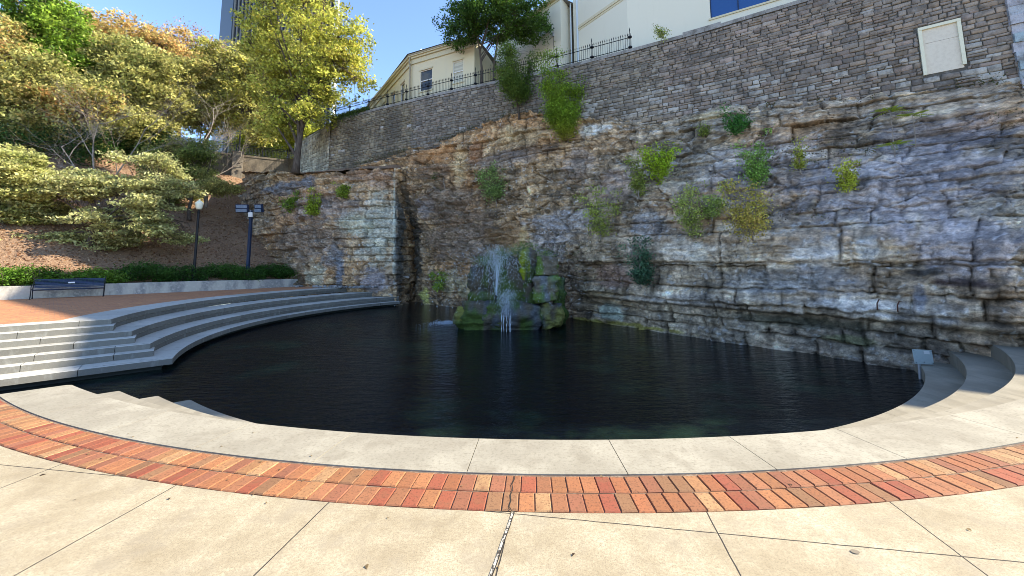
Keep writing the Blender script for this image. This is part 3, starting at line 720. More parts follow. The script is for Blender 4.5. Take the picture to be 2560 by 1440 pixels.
# low retaining wall behind the bench
mb = MB(); rg = random.Random(3)
Kc = resample(KERB, np.linspace(0, plen(KERB), 60)); tg = np.gradient(Kc, axis=0); tg /= np.hypot(*tg.T)[:, None]; nr = np.stack([-tg[:, 1], tg[:, 0]], 1)
hh = np.interp(np.linspace(0, 1, 60), [0, .8, 1], [.64, .60, .52])
prof = [(0, 0), (0, -.02), (.02, 0), (.28, 0), (.28, -.5)]
vs = []
for off, dz_ in ((0, None), (0, -.015), (.015, 0), (.30, 0), (.30, -.6)):
    for i in range(60):
        q = Kc[i] + nr[i] * off; vs.append((q[0], q[1], -.02 if dz_ is None else hh[i] + dz_))
mb.add(vs, [(q * 60 + i, q * 60 + i + 1, (q + 1) * 60 + i + 1, (q + 1) * 60 + i) for q in range(4) for i in range(59)] + [tuple(q * 60 + 59 for q in range(5))])
kerb = mb.build('retaining_wall', M_kerb); tag(kerb, 'low stained concrete retaining wall behind the bench and lamp post', 'wall')
# hairline crack wandering across the brick band
mb = MB(); rr = random.Random(2); pts = [(.012, 2.925), (.004, 2.86), (-.012, 2.80), (-.006, 2.74), (-.022, 2.68), (-.018, 2.62), (-.03, 2.56), (-.012, 2.515)]
for (x0, y0), (x1, y1) in zip(pts[:-1], pts[1:]): mb.add([(x0 - .003, y0, .006), (x0 + .003, y0, .006), (x1 + .003, y1, .006), (x1 - .003, y1, .006)], [(0, 1, 2, 3)])
tag(mb.build('brick_crack', bpy.data.materials['dark_joint']), kind='structure')
# ================================================================== RUBBLE MASONRY WALL
def wall_pt(P, t, d=0.0):
    p = resample(P, np.atleast_1d(t)); a = resample(P, np.clip(np.atleast_1d(t) + .05, 0, plen(P))); b_ = resample(P, np.clip(np.atleast_1d(t) - .05, 0, plen(P)))
    tg = a - b_; tg /= np.hypot(*tg.T)[:, None]; n = np.stack([tg[:, 1], -tg[:, 0]], 1)
    return p + n * d
def masonry(name, P, zlo, ztop, colours, seed, hmin=.10, hmax=.25, wmin=.16, wmax=.52, batter=.03, mat=None, hole=None, tint=None, rough=.03):
    rg = np.random.RandomState(seed); L = plen(P); V = []; F = []; Cc = []
    z = float(np.min(zlo)) if np.ndim(zlo) else zlo
    zmin = z
    while z < ztop - .02:
        h = min(rg.uniform(hmin, hmax), ztop - z)
        if ztop - z - h < .1: h = ztop - z
        t = -rg.uniform(0, .5)
        while t < L:
            w = rg.uniform(wmin, wmax) * (.7 + h / hmax * .6)
            t0, t1 = max(t, 0), min(t + w, L); t += w
            if t1 - t0 < .06: continue
            tm = (t0 + t1) / 2
            zl = np.interp(tm, zlo_t, zlo) if np.ndim(zlo) else zlo
            if z + h < zl: continue
            if hole and t1 > hole[0] and t0 < hole[1] and z + h > hole[2] and z < hole[3]:
                if t0 < hole[0] - .08: t1 = hole[0]
                elif t1 > hole[1] + .08: t0 = hole[1]
                else: continue
            sub = [(z, z + h)] if (h < .22 or rg.rand() > .3) else [(z, z + h * .5), (z + h * .5, z + h)]
            for za, zb_ in sub:
                g = .010; wz = .07 * fbm(np.array([tm * .25]), np.array([z * .3]), seed)[0]
                fr = rg.uniform(-.5, 1) * rough
                co = []
                for (a, zz) in ((t0 + g, za + g), (t1 - g, za + g), (t1 - g, zb_ - g), (t0 + g, zb_ - g)):
                    co.append((a + rg.uniform(-.026, .026), zz + rg.uniform(-.020, .020) + wz))
                cen = np.mean(co, 0)
                ring0 = [(a, zz, .0) for a, zz in co]
                ring1 = [(a + (cen[0] - a) * .02, zz + (cen[1] - zz) * .02, .035 + fr) for a, zz in co]
                ring2 = [(a + (cen[0] - a) * (.12 if w > .3 else .18), zz + (cen[1] - zz) * .2, .058 + fr + rg.uniform(-.012, .012)) for a, zz in co]
                base = len(V); V += ring0 + ring1 + ring2
                F.append((base + 8, base + 9, base + 10, base + 11))
                for q in (0, 4):
                    for i in range(4): F.append((base + q + i, base + q + (i + 1) % 4, base + q + 4 + (i + 1) % 4, base + q + 4 + i))
                cc = np.array(colours[rg.randint(len(colours))]) * rg.uniform(.74, 1.2) * 1.1
                if tint is not None: cc = tint(tm, (za + zb_) / 2, cc, rg)
                Cc += [cc] * 5 + [cc * .8] * 0 + [cc] * 4
        z += h
    V = np.array(V); W = wall_pt(P, np.clip(V[:, 0], 0, L)); N = wall_pt(P, np.clip(V[:, 0], 0, L), 1.0) - W
    dd_ = V[:, 2] + batter * (ztop - V[:, 1])
    XYZ = np.c_[W + N * dd_[:, None], V[:, 1]]
    F = np.array(F)
    # mortar core
    n = 80; t = np.linspace(0, L, n); rows = []
    zb0 = (np.interp(t, zlo_t, zlo) if np.ndim(zlo) else np.full(n, float(zlo))) - .15; zt0 = np.full(n, ztop)
    for zz, ex in ((zb0, .012), (zt0, .012), (zt0, -.55), (zb0, -.55)):
        q = np.array([wall_pt(P, t[i_], ex + (batter * (ztop - zz[i_]) if ex > 0 else 0))[0] for i_ in range(n)]); rows.append(np.c_[q, zz])
    core = np.concatenate(rows); nb = len(XYZ)
    Fc = [(nb + a * n + i, nb + a * n + i + 1, nb + (a + 1) * n + i + 1, nb + (a + 1) * n + i) for a in range(3) for i in range(n - 1)]
    for k in (0, n - 1): Fc.append((nb + k, nb + n + k, nb + 2 * n + k, nb + 3 * n + k))
    return np_mesh(name, np.r_[XYZ, core], np.r_[F, np.array(Fc)], mat, fcol=np.clip(np.r_[np.array(Cc), np.tile([.10, .088, .072], (len(Fc), 1))], .01, .9))
M_mason = pmat('rubble_stone', None, .9, attr=True, layers=[(6, 6, .52, .7, (.42, .39, .36), .4), (3.2, 6, .48, .64, (.085, .072, .06), .6), ((.9, .9, .25), 6, .5, .66, (.10, .09, .08), .5), (25, 5, .5, .7, (.10, .09, .085), .4)], bumps=[(16, .8, .03), (60, .4, .008)])
Lm = plen(MW)
_b = [(-14.45, 30.4, 9.44), (-11.61, 28.92, 9.13), (-9.4, 27.78, 9.33), (-6.72, 26.48, 9.61), (-3.99, 25.21, 9.95), (-2.04, 24.37, 10.38), (-.21, 23.59, 10.76), (1.75, 22.73, 10.51), (4.2, 21.56, 9.74), (6.93, 20.12, 9.17), (8.66, 19.14, 9.04), (10.2, 18.21, 8.78), (12.83, 16.52, 8.45), (14.95, 15.05, 8.1), (17.83, 13.05, 7.78), (26, 7.4, 7.4)]
zlo_t = [0]; zlo_ = [_b[0][2] - .4]
for x, y, z in _b[1:]: zlo_t.append(float(min(((np.hypot(*(wall_pt(MW, t)[0] - np.array([x, y]))), t) for t in np.linspace(0, Lm, 400)))[1])); zlo_.append(z - .25)
zlo = np.array(zlo_)
def t_of(x, y): return float(min(((np.hypot(*(wall_pt(MW, t)[0] - np.array([x, y]))), t) for t in np.linspace(0, Lm, 900)))[1])
stone_wall = empty('stone_wall', 'long grey rubble stone retaining wall standing on top of the cliff', 'wall', (6.7, 20.25, 9.2))
def tint(t, z, c, rg):
    x = float(wall_pt(MW, t)[0][0])
    if x < -7: c = c * np.array([.80, .78, .66]) * (1 + .25 * math.sin(t * 1.7))
    if x > 8: c = c * np.array([1.0, .95, .98])
    c = c * (1 + .18 * fbm(np.array([t * 2.1]), np.array([z * 2.4]), 66)[0])
    n = fbm(np.array([t * .35]), np.array([z * .6]), 55)[0]
    c = c * (1 + .35 * n)
    zl = np.interp(t, zlo_t, zlo_) + .4
    if x > 3 and z < zl + 1.5 and rg.rand() < .30: c = np.array([.46, .43, .39]) * rg.uniform(.7, 1.1)
    if rg.rand() < .015: c = np.array([.42, .39, .36])
    return c
GREYS = [(.25, .215, .17), (.28, .245, .20), (.23, .20, .165), (.26, .21, .155), (.30, .26, .21), (.24, .205, .17), (.19, .17, .145), (.27, .22, .18)]
tw0 = t_of(15.95, 14.36); tw1 = t_of(16.62, 13.88)
masonry('wall_face', MW, zlo, 13.1, GREYS, 7, mat=M_mason, hole=(tw0 - .02, tw1 + .34, 8.62, 10.55), tint=tint).parent = stone_wall
bpy.data.objects['wall_face'].matrix_parent_inverse = Matrix.Translation(stone_wall.location).inverted()
# coping course
mb = MB(); rg = random.Random(8); t = 0
while t < Lm - .2:
    w = rg.uniform(.7, 1.3); t1 = min(Lm, t + w)
    zt_ = 13.28 + (.10 if 25.5 < t < 27.4 else 0)
    q = [wall_pt(MW, a, d)[0] for a in (t + .006, t1 - .006) for d in (.085, -.5)]
    vs = [(q[i][0], q[i][1], z) for z in (13.10, zt_) for i in (0, 1, 3, 2)]
    k = rg.uniform(.8, 1.1)
    mb.add(vs, [(0, 1, 2, 3), (4, 5, 6, 7), (0, 1, 5, 4), (1, 2, 6, 5), (2, 3, 7, 6), (3, 0, 4, 7)], (.30 * k, .285 * k, .27 * k)); t = t1
mb.build('coping', M_mason, stone_wall)
# ---- blind window --------------------------------------------------
tA, tB = tw0 + .0, tw1 + .32
def bw(t, z, d): p = wall_pt(MW, t, d + .03 * (13.1 - z))[0]; return (p[0], p[1], z)
def slab_w(mb, t0, t1, z0, z1, d0, d1, c=(1, 1, 1)):
    vs = [bw(t0, z0, d0), bw(t1, z0, d0), bw(t1, z1, d0), bw(t0, z1, d0), bw(t0, z0, d1), bw(t1, z0, d1), bw(t1, z1, d1), bw(t0, z1, d1)]
    mb.add(vs, [(3, 2, 1, 0), (4, 5, 6, 7), (0, 1, 5, 4), (1, 2, 6, 5), (2, 3, 7, 6), (3, 0, 4, 7)], c)
blind = stone_wall
mb = MB(); slab_w(mb, tA + .06, tB - .06, 8.62, 9.86, .0, .035); slab_w(mb, tA + .06, tB - .06, 9.87, 10.45, .0, .035)
panel = mb.build('window', pmat('render_panel', (.66, .58, .47), .85, layers=[(9, 6, .45, .65, (.56, .48, .38), .6), (60, 4, .5, .7, (.74, .67, .57), .4)]), stone_wall); tag(panel, 'blocked up window filled with two cream panels')
mb = MB(); slab_w(mb, tA, tA + .10, 8.60, 10.43, .0, .10); slab_w(mb, tB - .10, tB, 8.72, 10.43, .0, .10); slab_w(mb, tA, tB, 10.43, 10.54, .0, .11)
fr = mb.build('frame', pmat('cream_frame', (.70, .66, .50), .7, layers=[(7, 5, .5, .7, (.60, .54, .40), .5)]), None); fr.parent = panel
fr.matrix_parent_inverse = Matrix.Translation(stone_wall.location).inverted()
# rough edged pier and pinkish block wall beyond it
mb = MB(); rg = random.Random(5)
pp = t_of(17.85, 13.03)
for z in np.arange(7.4, 13.0, .34):
    slab_w(mb, pp + rg.uniform(-.05, .02), pp + .30 + rg.uniform(-.05, .05), z, z + .335, .0, .16 + rg.uniform(-.03, .05), (.40 * rg.uniform(.8, 1.1), .42, .46))
mb.build('pier', M_mason, stone_wall)
mb = MB()
for z in np.arange(7.6, 12.8, .8):
    for q in range(6):
        k = rg.uniform(.85, 1.1); slab_w(mb, pp + .45 + q * 1.2, pp + 1.63 + q * 1.2, z, z + .785, .0, .105, (.36 * k, .30 * k, .30 * k))
mb.build('block_facing', M_mason, stone_wall)
# pale side wall behind the yellow tree
PW = np.array([(-20.4, 35.4), (-18.6, 33.9), (-14.75, 30.5)], float)
side = masonry('side_wall', PW, 8.8, 13.0, [(.52, .48, .38), (.56, .52, .42), (.48, .44, .34), (.44, .42, .34)], 21, .26, .32, .45, .95, .0, M_mason, rough=.008)
tag(side, 'pale squared block wall running back from the rubble wall behind the yellow tree', 'wall')
# ================================================================== CREAM BUILDING
FACES = [('A', (-14.36, 37.8), (-7.72, 28.6), 17.7), ('B', (-7.72, 28.6), (-2.6, 26.1), 17.7), ('G', (-2.6, 26.1), (-1.25, 30.5), 17.7),
         ('C', (-1.25, 30.5), (3.45, 25.0), 19.9), ('H', (3.45, 25.0), (4.35, 26.3), 19.9), ('D', (4.42, 25.6), (7.05, 21.9), 20.3), ('E', (7.05, 21.9), (28.8, 8.7), 25.0)]
def quad_wall(mb, a, b_, z0, z1, holes=()):
    """vertical wall with rectangular holes (t0,t1,z0,z1) with 12 cm reveals"""
    a = np.array(a, float); b_ = np.array(b_, float); L = np.hypot(*(b_ - a)); d = (b_ - a) / L; n = np.array([d[1], -d[0]])
    ts = sorted({0, L, *[h[0] for h in holes], *[h[1] for h in holes]}); zs = sorted({z0, z1, *[h[2] for h in holes], *[h[3] for h in holes]})
    P = lambda t, z, o=0.0: (a[0] + d[0] * t + n[0] * o, a[1] + d[1] * t + n[1] * o, z)
    for t0, t1 in zip(ts[:-1], ts[1:]):
        for y0, y1 in zip(zs[:-1], zs[1:]):
            tm, zm = (t0 + t1) / 2, (y0 + y1) / 2
            if any(h[0] < tm < h[1] and h[2] < zm < h[3] for h in holes): continue
            mb.add([P(t0, y0), P(t1, y0), P(t1, y1), P(t0, y1)], [(0, 1, 2, 3)])
    for h in holes:
        c = [(h[0], h[2]), (h[1], h[2]), (h[1], h[3]), (h[0], h[3])]
        for i in range(4):
            (t0, y0), (t1, y1) = c[i], c[(i + 1) % 4]
            mb.add([P(t0, y0), P(t1, y1), P(t1, y1, -.14), P(t0, y0, -.14)], [(0, 1, 2, 3)])
def fbar(mb, a, b_, t0, t1, z0, z1, o0, o1, c=(1, 1, 1)):
    a = np.array(a, float); b_ = np.array(b_, float); d = (b_ - a) / np.hypot(*(b_ - a)); n = np.array([d[1], -d[0]])
    vs = [(a[0] + d[0] * t + n[0] * o, a[1] + d[1] * t + n[1] * o, z) for z in (z0, z1) for t, o in ((t0, o0), (t1, o0), (t1, o1), (t0, o1))]
    mb.add(vs, [(0, 1, 2, 3), (4, 5, 6, 7), (0, 1, 5, 4), (1, 2, 6, 5), (2, 3, 7, 6), (3, 0, 4, 7)], c)
WINS = {'A': [(6.75, 7.65, 14.6, 16.25), (9.0, 9.85, 14.6, 16.25), (4.2, 5.0, 14.6, 16.25)], 'B': [(.84, 1.98, 14.6, 16.25), (3.86, 4.76, 14.6, 16.25)], 'C': [(5.07, 6.07, 17.85, 19.55)], 'E': [(4.40, 8.6, 14.62, 16.9)], 'D': [], 'G': [], 'H': []}
def make_building(name, label, keys, mat, loc, closing, roofz):
    bd = empty(name, label, 'building', loc)
    mb = MB()
    for k, a, b_, zt_ in FACES:
        if k in keys: quad_wall(mb, a, b_, 13.0, zt_, WINS[k])
    for a, b_, z1 in closing: quad_wall(mb, a, b_, 13.0, z1)
    mb.build('wall', mat, bd)
    for k, a, b_, zt_ in FACES:
        if k not in keys: continue
        for (t0, t1, z0, z1) in WINS[k]:
            big = (t1 - t0) > 2
            wf = MB(); fw = .05
            mt = M_bluemetal if big else M_white
            for (p0, p1, q0, q1) in ((t0, t1, z0, z0 + fw), (t0, t1, z1 - fw, z1), (t0, t0 + fw, z0 + fw, z1 - fw), (t1 - fw, t1, z0 + fw, z1 - fw)): fbar(wf, a, b_, p0, p1, q0, q1, -.13, -.05)
            if big:
                for s in (1.27, 2.55): fbar(wf, a, b_, t0 + s, t0 + s + .06, z0 + fw, z1 - fw, -.12, -.04)
            else: fbar(wf, a, b_, t0 + fw, t1 - fw, (z0 + z1) / 2 - .03, (z0 + z1) / 2 + .03, -.12, -.045)
            w = wf.build('window', mt, bd)
            g = MB()
            if big: fbar(g, a, b_, t0 + fw, t1 - fw, z0 + fw, z1 - fw, -.11, -.10)
            else:
                fbar(g, a, b_, t0 + fw, t1 - fw, z0 + fw, (z0 + z1) / 2 - .03, -.11, -.10); fbar(g, a, b_, t0 + fw, t1 - fw, (z0 + z1) / 2 + .03, z1 - fw, -.10, -.09)
            go = g.build('pane', M_skyglass if big else (M_blind if (k, t0) in (('B', 3.86), ('C', 5.07)) else M_glass), None); go.parent = w
            go.matrix_parent_inverse = Matrix.Translation(bd.location).inverted()
            s = MB(); fbar(s, a, b_, t0 - .1, t1 + .1, z0 - .10, z0 - .003, -.13, .06)
            so = s.build('sill', M_trim, None); so.parent = w; so.matrix_parent_inverse = Matrix.Translation(bd.location).inverted()
            if not big:
                s = MB(); fbar(s, a, b_, t0 - .07, t1 + .07, z1 + .003, z1 + .13, .002, .05); so = s.build('lintel', M_trim, None); so.parent = w; so.matrix_parent_inverse = Matrix.Translation(bd.location).inverted()
    return bd
m, nt, b = new_mat('sky_reflecting_glass'); b.inputs['Base Color'].default_value = (.035, .10, .24, 1); b.inputs['Roughness'].default_value = .03; b.inputs['Metallic'].default_value = .55
b.inputs['Specular IOR Level'].default_value = .9
M_skyglass = m
low = make_building('cream_building', 'low cream rendered building behind the iron fence with a sloping looking eaves line', ['A', 'B', 'G'], M_stucco, (-7.7, 28.6, 13.2), [], 17.7)
mb = MB()
A = np.array
def eave(mb, pts, z, layers):
    pts = [np.array(p, float) for p in pts]
    nn = []
    for i in range(len(pts)):
        ds_ = []
        if i: ds_.append((pts[i] - pts[i - 1]) / np.hypot(*(pts[i] - pts[i - 1])))
        if i < len(pts) - 1: ds_.append((pts[i + 1] - pts[i]) / np.hypot(*(pts[i + 1] - pts[i])))
        d = sum(ds_); d /= np.hypot(*d); nn.append(np.array([d[1], -d[0]]) / max(.4, float(np.dot(d, ds_[0]))))
    for (o, z0, z1) in layers:
        vs = []
        for zz in (z0, z1):
            for oo in (o, .004):
                for p, n_ in zip(pts, nn): vs.append((p[0] + n_[0] * oo, p[1] + n_[1] * oo, z + zz))
        k = len(pts)
        fs = []
        for i in range(k - 1):
            fs += [(i, i + 1, 2 * k + i + 1, 2 * k + i), (2 * k + i, 2 * k + i + 1, 3 * k + i + 1, 3 * k + i), (k + i, k + i + 1, i + 1, i)]
        fs += [(0, k, 3 * k, 2 * k), (k - 1, 2 * k - 1, 4 * k - 1, 3 * k - 1)]
        mb.add(vs, fs)
eave(mb, [(-14.36, 37.8), (-7.72, 28.6), (-2.6, 26.1)], 17.7, [(.10, -.75, -.62), (.06, -.60, -.36), (.30, -.22, -.03), (.18, -.35, -.222)])
mb.build('cornice', M_trim, low)
mb = MB(); mb.add([(-14.7, 38.0, 17.7), (-8.0, 28.3, 17.7), (-2.6, 25.75, 17.7), (-1.25, 30.5, 18.3), (4, 40, 18.9), (-9, 48, 18.9)], [(0, 1, 2, 3, 4, 5)])
mb.build('roof', pmat('grey_roofing', (.20, .20, .20), .9, layers=[(3, 4, .5, .7, (.28, .27, .26), .5)]), low)
mb = MB(); mb.tube([(-7.83, 28.42, 17.6), (-7.85, 28.38, 17.0), (-7.80, 28.44, 16.85), (-7.80, 28.44, 13.2)], .065, 8); mb.tube([(-14.55, 37.85, 17.60), (-7.86, 28.35, 17.60), (-2.55, 25.76, 17.60)], .07, 6)
mb.build('gutter', pmat('tan_metal', (.33, .28, .20), .6), low)
tall = make_building('cream_building', 'taller pale cream rendered building rising out of frame above the stone wall', ['C', 'H', 'D', 'E'], M_stucco_white, (7.05, 21.9, 13.2), [((28.8, 8.7), (44, 26), 25.0), ((44, 26), (20, 44), 25.0), ((20, 44), (7.05, 21.9), 25.0), ((16, 40), (4.42, 25.6), 20.3)], 27)
mb = MB(); mb.add([(7.05, 21.9, 24.99), (28.8, 8.7, 24.99), (44, 26, 24.99), (20, 44, 24.99)], [(0, 1, 2, 3)]); mb.add([(4.42, 25.6, 20.29), (7.05, 21.9, 20.29), (16, 36, 20.29), (16, 40, 20.29)], [(0, 1, 2, 3)])
mb.add([(-1.25, 30.5, 19.9), (3.45, 25.0, 19.9), (4.42, 25.6, 19.9), (14, 40, 20.2), (4, 44, 20.2)], [(0, 1, 2, 3, 4)])
mb.build('roof', bpy.data.materials['grey_roofing'], tall)
mb = MB(); eave(mb, [(-1.25, 30.5), (3.45, 25.0)], 19.9, [(.30, -.02, .22), (.05, -.20, -.02)])
fbar(mb, (4.42, 25.6), (7.05, 21.9), .3, 4.53, 17.66, 17.86, .003, .07)
fbar(mb, (4.42, 25.6), (7.05, 21.9), .3, 4.50, 17.52, 17.65, .003, .03)
mb.build('string_course', M_trim, tall)
mb = MB(); mb.tube([(4.63, 25.25, 20.3), (4.63, 25.25, 13.2)], .075, 8); mb.tube([(4.25, 25.7, 19.9), (4.25, 25.7, 13.2)], .05, 8)
mb.build('downpipe', pmat('pale_blue_paint', (.55, .62, .68), .6), tall)
mb = MB(); fbar(mb, (-1.25, 30.5), (3.45, 25.0), 6.50, 6.62, 17.3, 17.5, .0, .16); fbar(mb, (-1.25, 30.5), (3.45, 25.0), 6.52, 6.60, 17.50, 17.56, .05, .12)
mb.build('wall_light', M_grey, tall)
mb = MB(); mb.tube([wall_pt(np.array([(-1.25, 30.5), (3.45, 25.0)]), 6.56, .04)[0].tolist() + [z] for z in (17.3, 16.2, 14.0)], .012, 5)
mb.build('cable', M_black, tall)
# satellite dish on the low roof
dish = empty('satellite_dish', 'small white satellite dish on the edge of the low cream roof', 'satellite dish', (-7.0, 28.9, 17.7))
mb = MB(); vs = []; n = 14
for r_, h_ in ((0, .0), (.14, .02), (.26, .07)):
    for k in range(n):
        a = 2 * math.pi * k / n; q = Matrix.Rotation(R(-70), 3, 'Y') @ Vector((r_ * math.cos(a), r_ * math.sin(a), h_)); vs.append((-7.05 + q.x, 28.9 + q.y, 18.15 + q.z))
mb.add(vs, [(L_ * n + i, L_ * n + (i + 1) % n, (L_ + 1) * n + (i + 1) % n, (L_ + 1) * n + i) for L_ in range(2) for i in range(n)])
mb.build('dish', M_white, dish)
mb = MB(); mb.tube([(-7.0, 28.9, 17.65), (-7.0, 28.9, 18.1)], .02, 6); mb.tube([(-7.02, 28.9, 18.0), (-7.32, 28.9, 18.12)], .01, 5); mb.build('mast', M_grey, dish)
# ================================================================== IRON FENCE ON THE WALL
fence = empty('iron_fence', 'black spear topped iron fence along the top of the rubble wall', 'fence', (-2.46, 24.55, 13.28))
posts = [t_of(x, y) for x, y in ((-12.98, 29.63), (-11.09, 28.65), (-9.35, 27.75), (-7.73, 26.97), (-5.94, 26.1), (-4.15, 25.27), (-2.46, 24.55), (-.71, 23.8), (1.06, 23.03), (2.73, 22.3), (4.66, 21.31), (6.61, 20.3))]
posts = [0.15] + posts
def fp(t, z, d=-.15): p = wall_pt(MW, t, d)[0]; return (float(p[0]), float(p[1]), z)
for i, t in enumerate(posts):
    mb = MB()
    for dt in (-.05, .05):
        mb.tube([fp(t + dt, 13.28), fp(t + dt, 14.30)], .014, 5)
    mb.tube([fp(t, 13.28), fp(t, 14.42), fp(t, 14.44)], .018, 6); mb.lathe([(.0, 0), (.035, .05), (.02, .09), (.03, .12), (.0, .26)], fp(t, 14.42), 6)
    for z in (13.50, 14.10): mb.lathe([(.05, -.05), (.115, -.03), (.115, .03), (.05, .05)], fp(t, z), 10)
    mb.build('post', M_black, fence)
for a, b_ in zip(posts[:-1], posts[1:]):
    mb = MB()
    for z in (13.48, 14.08): mb.tube([fp(a, z), fp((a + b_) / 2, z), fp(b_, z)], .022, 5)
    mb.build('rail', M_black, fence)
    mb = MB(); n = max(3, int(round((b_ - a) / .125)))
    for k in range(1, n):
        t = a + (b_ - a) * k / n
        mb.tube([fp(t, 13.32), fp(t, 14.20)], .0115, 4, cap=False)
        mb.lathe([(.012, 0), (.030, .05), (.0, .17)], fp(t, 14.20), 4)
    mb.build('picket_panel', M_black, fence)
# ================================================================== VEGETATION
def leaf_cloud(name, Cn, size, cols, mat, parent, rg, up=.35, aspect=.55, origin=(0, 0, 0)):
    n = len(Cn)
    nr = rg.normal(size=(n, 3)); nr[:, 2] += up * 2; nr /= np.linalg.norm(nr, axis=1)[:, None]
    a = rg.normal(size=(n, 3)); a -= nr * np.sum(a * nr, 1)[:, None]; a /= np.linalg.norm(a, axis=1)[:, None]
    b_ = np.cross(nr, a); L = size * rg.uniform(.6, 1.3, n)[:, None]; W = L * aspect * rg.uniform(.7, 1.2, n)[:, None]
    bend = nr * (L * .18)
    V = np.stack([Cn - a * L * .5 - bend, Cn + b_ * W * .5, Cn + a * L * .5 - bend, Cn - b_ * W * .5], 1).reshape(-1, 3) - np.array(origin)
    F = np.arange(n * 4).reshape(-1, 4)
    return np_mesh(name, V, F, mat, parent, fcol=np.clip(cols, .004, .9))
def build_tree(name, label, cat, base, ells, pal, ntg, nl, ls, tr, seed, spread=.45, group=None, bark=None, fork=.35, lean=None, zc=None, up=.35, gap=.0, limbs=9, flat=.6, sh=.6, grad=None, lk=.22):
    rg = np.random.RandomState(seed); base = np.array(base, float); E_ = np.array(ells, float)
    vol = E_[:, 3] * E_[:, 4] * E_[:, 5]; vol = vol ** .75; vol /= vol.sum()
    root = empty(name, label, cat, tuple(base), 0, group)
    pick = rg.choice(len(E_), ntg, p=vol); d = rg.normal(size=(ntg, 3)); d /= np.linalg.norm(d, axis=1)[:, None]
    rad = rg.uniform(0, 1, ntg) ** (1 / 3 * sh * 1.6)
    T = E_[pick, :3] + d * rad[:, None] * E_[pick, 3:]
    if gap > 0:
        m = fbm(T[:, 0] * .9 + seed, T[:, 2] * 1.1 + T[:, 1] * .3, seed, 3) > -.75 + gap * 1.4
        T = T[m]; ntg = len(T)
    cen = (E_[:, :3] * vol[:, None]).sum(0)
    top = cen.copy(); top[2] = cen[2] + E_[:, 5].max() * .5
    if lean is not None: path = [base] + [np.array(q, float) for q in lean] + [top]
    else:
        path = [base + (top - base) * f + np.array([rg.uniform(-1, 1), rg.uniform(-1, 1), 0]) * .05 * np.linalg.norm(top - base) * (0 < f < 1) for f in (0, .25, .5, .75, 1)]
        path[1][:2] = base[:2] + (path[1][:2] - base[:2]) * .5
    path = np.array(path); mb = MB()
    def at(f): x = f * (len(path) - 1); i = min(int(x), len(path) - 2); return path[i] + (path[i + 1] - path[i]) * (x - i)
    fs = np.linspace(0, 1, 12); mb.tube([at(f) for f in fs], [tr * (1.25 if f == 0 else 1) * (1 - .85 * f) + .01 for f in fs], 8)
    nodes = []
    for i in range(limbs):
        f0 = fork + (1 - fork) * i / limbs * .9; p0 = at(f0)
        e = E_[rg.choice(len(E_), p=vol)]
        dd_ = rg.normal(size=3); dd_ /= np.linalg.norm(dd_); p2 = e[:3] + dd_ * e[3:] * .72
        p1 = p0 * .5 + p2 * .5 + np.array([0, 0, .12 * np.linalg.norm(p2 - p0)]) + rg.normal(size=3) * .08 * np.linalg.norm(p2 - p0)
        q = [p0 * (1 - t) ** 2 + 2 * p1 * t * (1 - t) + p2 * t * t for t in np.linspace(0, 1, 7)]
        r0 = tr * (1 - .8 * f0) * .6
        mb.tube(q, [r0 * (1 - .85 * t) + .008 for t in np.linspace(0, 1, 7)], 5, cap=False)
        nodes += q[1:]
    nodes = np.array(nodes + [at(f) for f in np.linspace(fork, 1, 5)])
    for k in range(ntg):
        t = T[k]; dist = np.linalg.norm(nodes - t, axis=1); j = int(np.argmin(dist + rg.uniform(0, .4, len(nodes)))); p0 = nodes[j]
        if dist[j] > .1:
            mid = (p0 + t) / 2 + rg.normal(size=3) * .1 * dist[j] + np.array([0, 0, .08 * dist[j]])
            mb.tube([p0, mid, t], [.010 + tr * .045, .008 + tr * .025, .004], 3, cap=False)
    mb.build('trunk', bark or M_bark, root, smooth=True)
    if nl > 0:
        cnt = rg.poisson(nl, ntg); idx = np.repeat(np.arange(ntg), cnt); N = len(idx)
        off = rg.normal(size=(N, 3)) * spread; off[:, 2] *= flat
        Cn = T[idx] + off
        pal = np.array(pal, float); tone = rg.uniform(.6, 1.35, ntg)[idx] * rg.uniform(.5, 1.55, N)
        w = fbm(T[:, 0] * .4 + seed * 3.1, T[:, 2] * .4, seed + 2, 3)[idx] * .5 + .5 + rg.uniform(-.25, .25, N)
        kk = np.clip(w, 0, .999) * (len(pal) - 1); i0 = kk.astype(int); fr_ = (kk - i0)[:, None]
        cc = pal[i0] * (1 - fr_) + pal[np.minimum(i0 + 1, len(pal) - 1)] * fr_
        if grad is not None:
            g = sstep(Cn[:, 2], grad[0], grad[1])[:, None] * .85; cc = cc * (1 - g) + np.array(grad[2]) * g
        leaf_cloud('crown', Cn, ls, cc * tone[:, None], M_leaf, root, rg, up, origin=tuple(base))
    return root
YG = [(.26, .31, .05), (.46, .48, .09), (.60, .55, .11), (.36, .42, .07), (.68, .56, .12)]
OL = [(.15, .19, .05), (.38, .38, .12), (.58, .52, .18), (.28, .31, .08), (.66, .54, .20)]
OR = [(.50, .30, .10), (.70, .36, .12), (.58, .44, .16), (.42, .34, .10), (.76, .42, .16)]
GR = [(.03, .07, .012), (.06, .13, .02), (.11, .20, .03), (.05, .10, .018)]
DG = [(.015, .045, .012), (.03, .08, .018), (.05, .12, .025)]
BG_ = [(.10, .20, .02), (.20, .34, .03), (.30, .42, .04), (.14, .27, .025)]
def hz(x, y): return float(hill_z(np.array([x]), np.array([y]))[0])
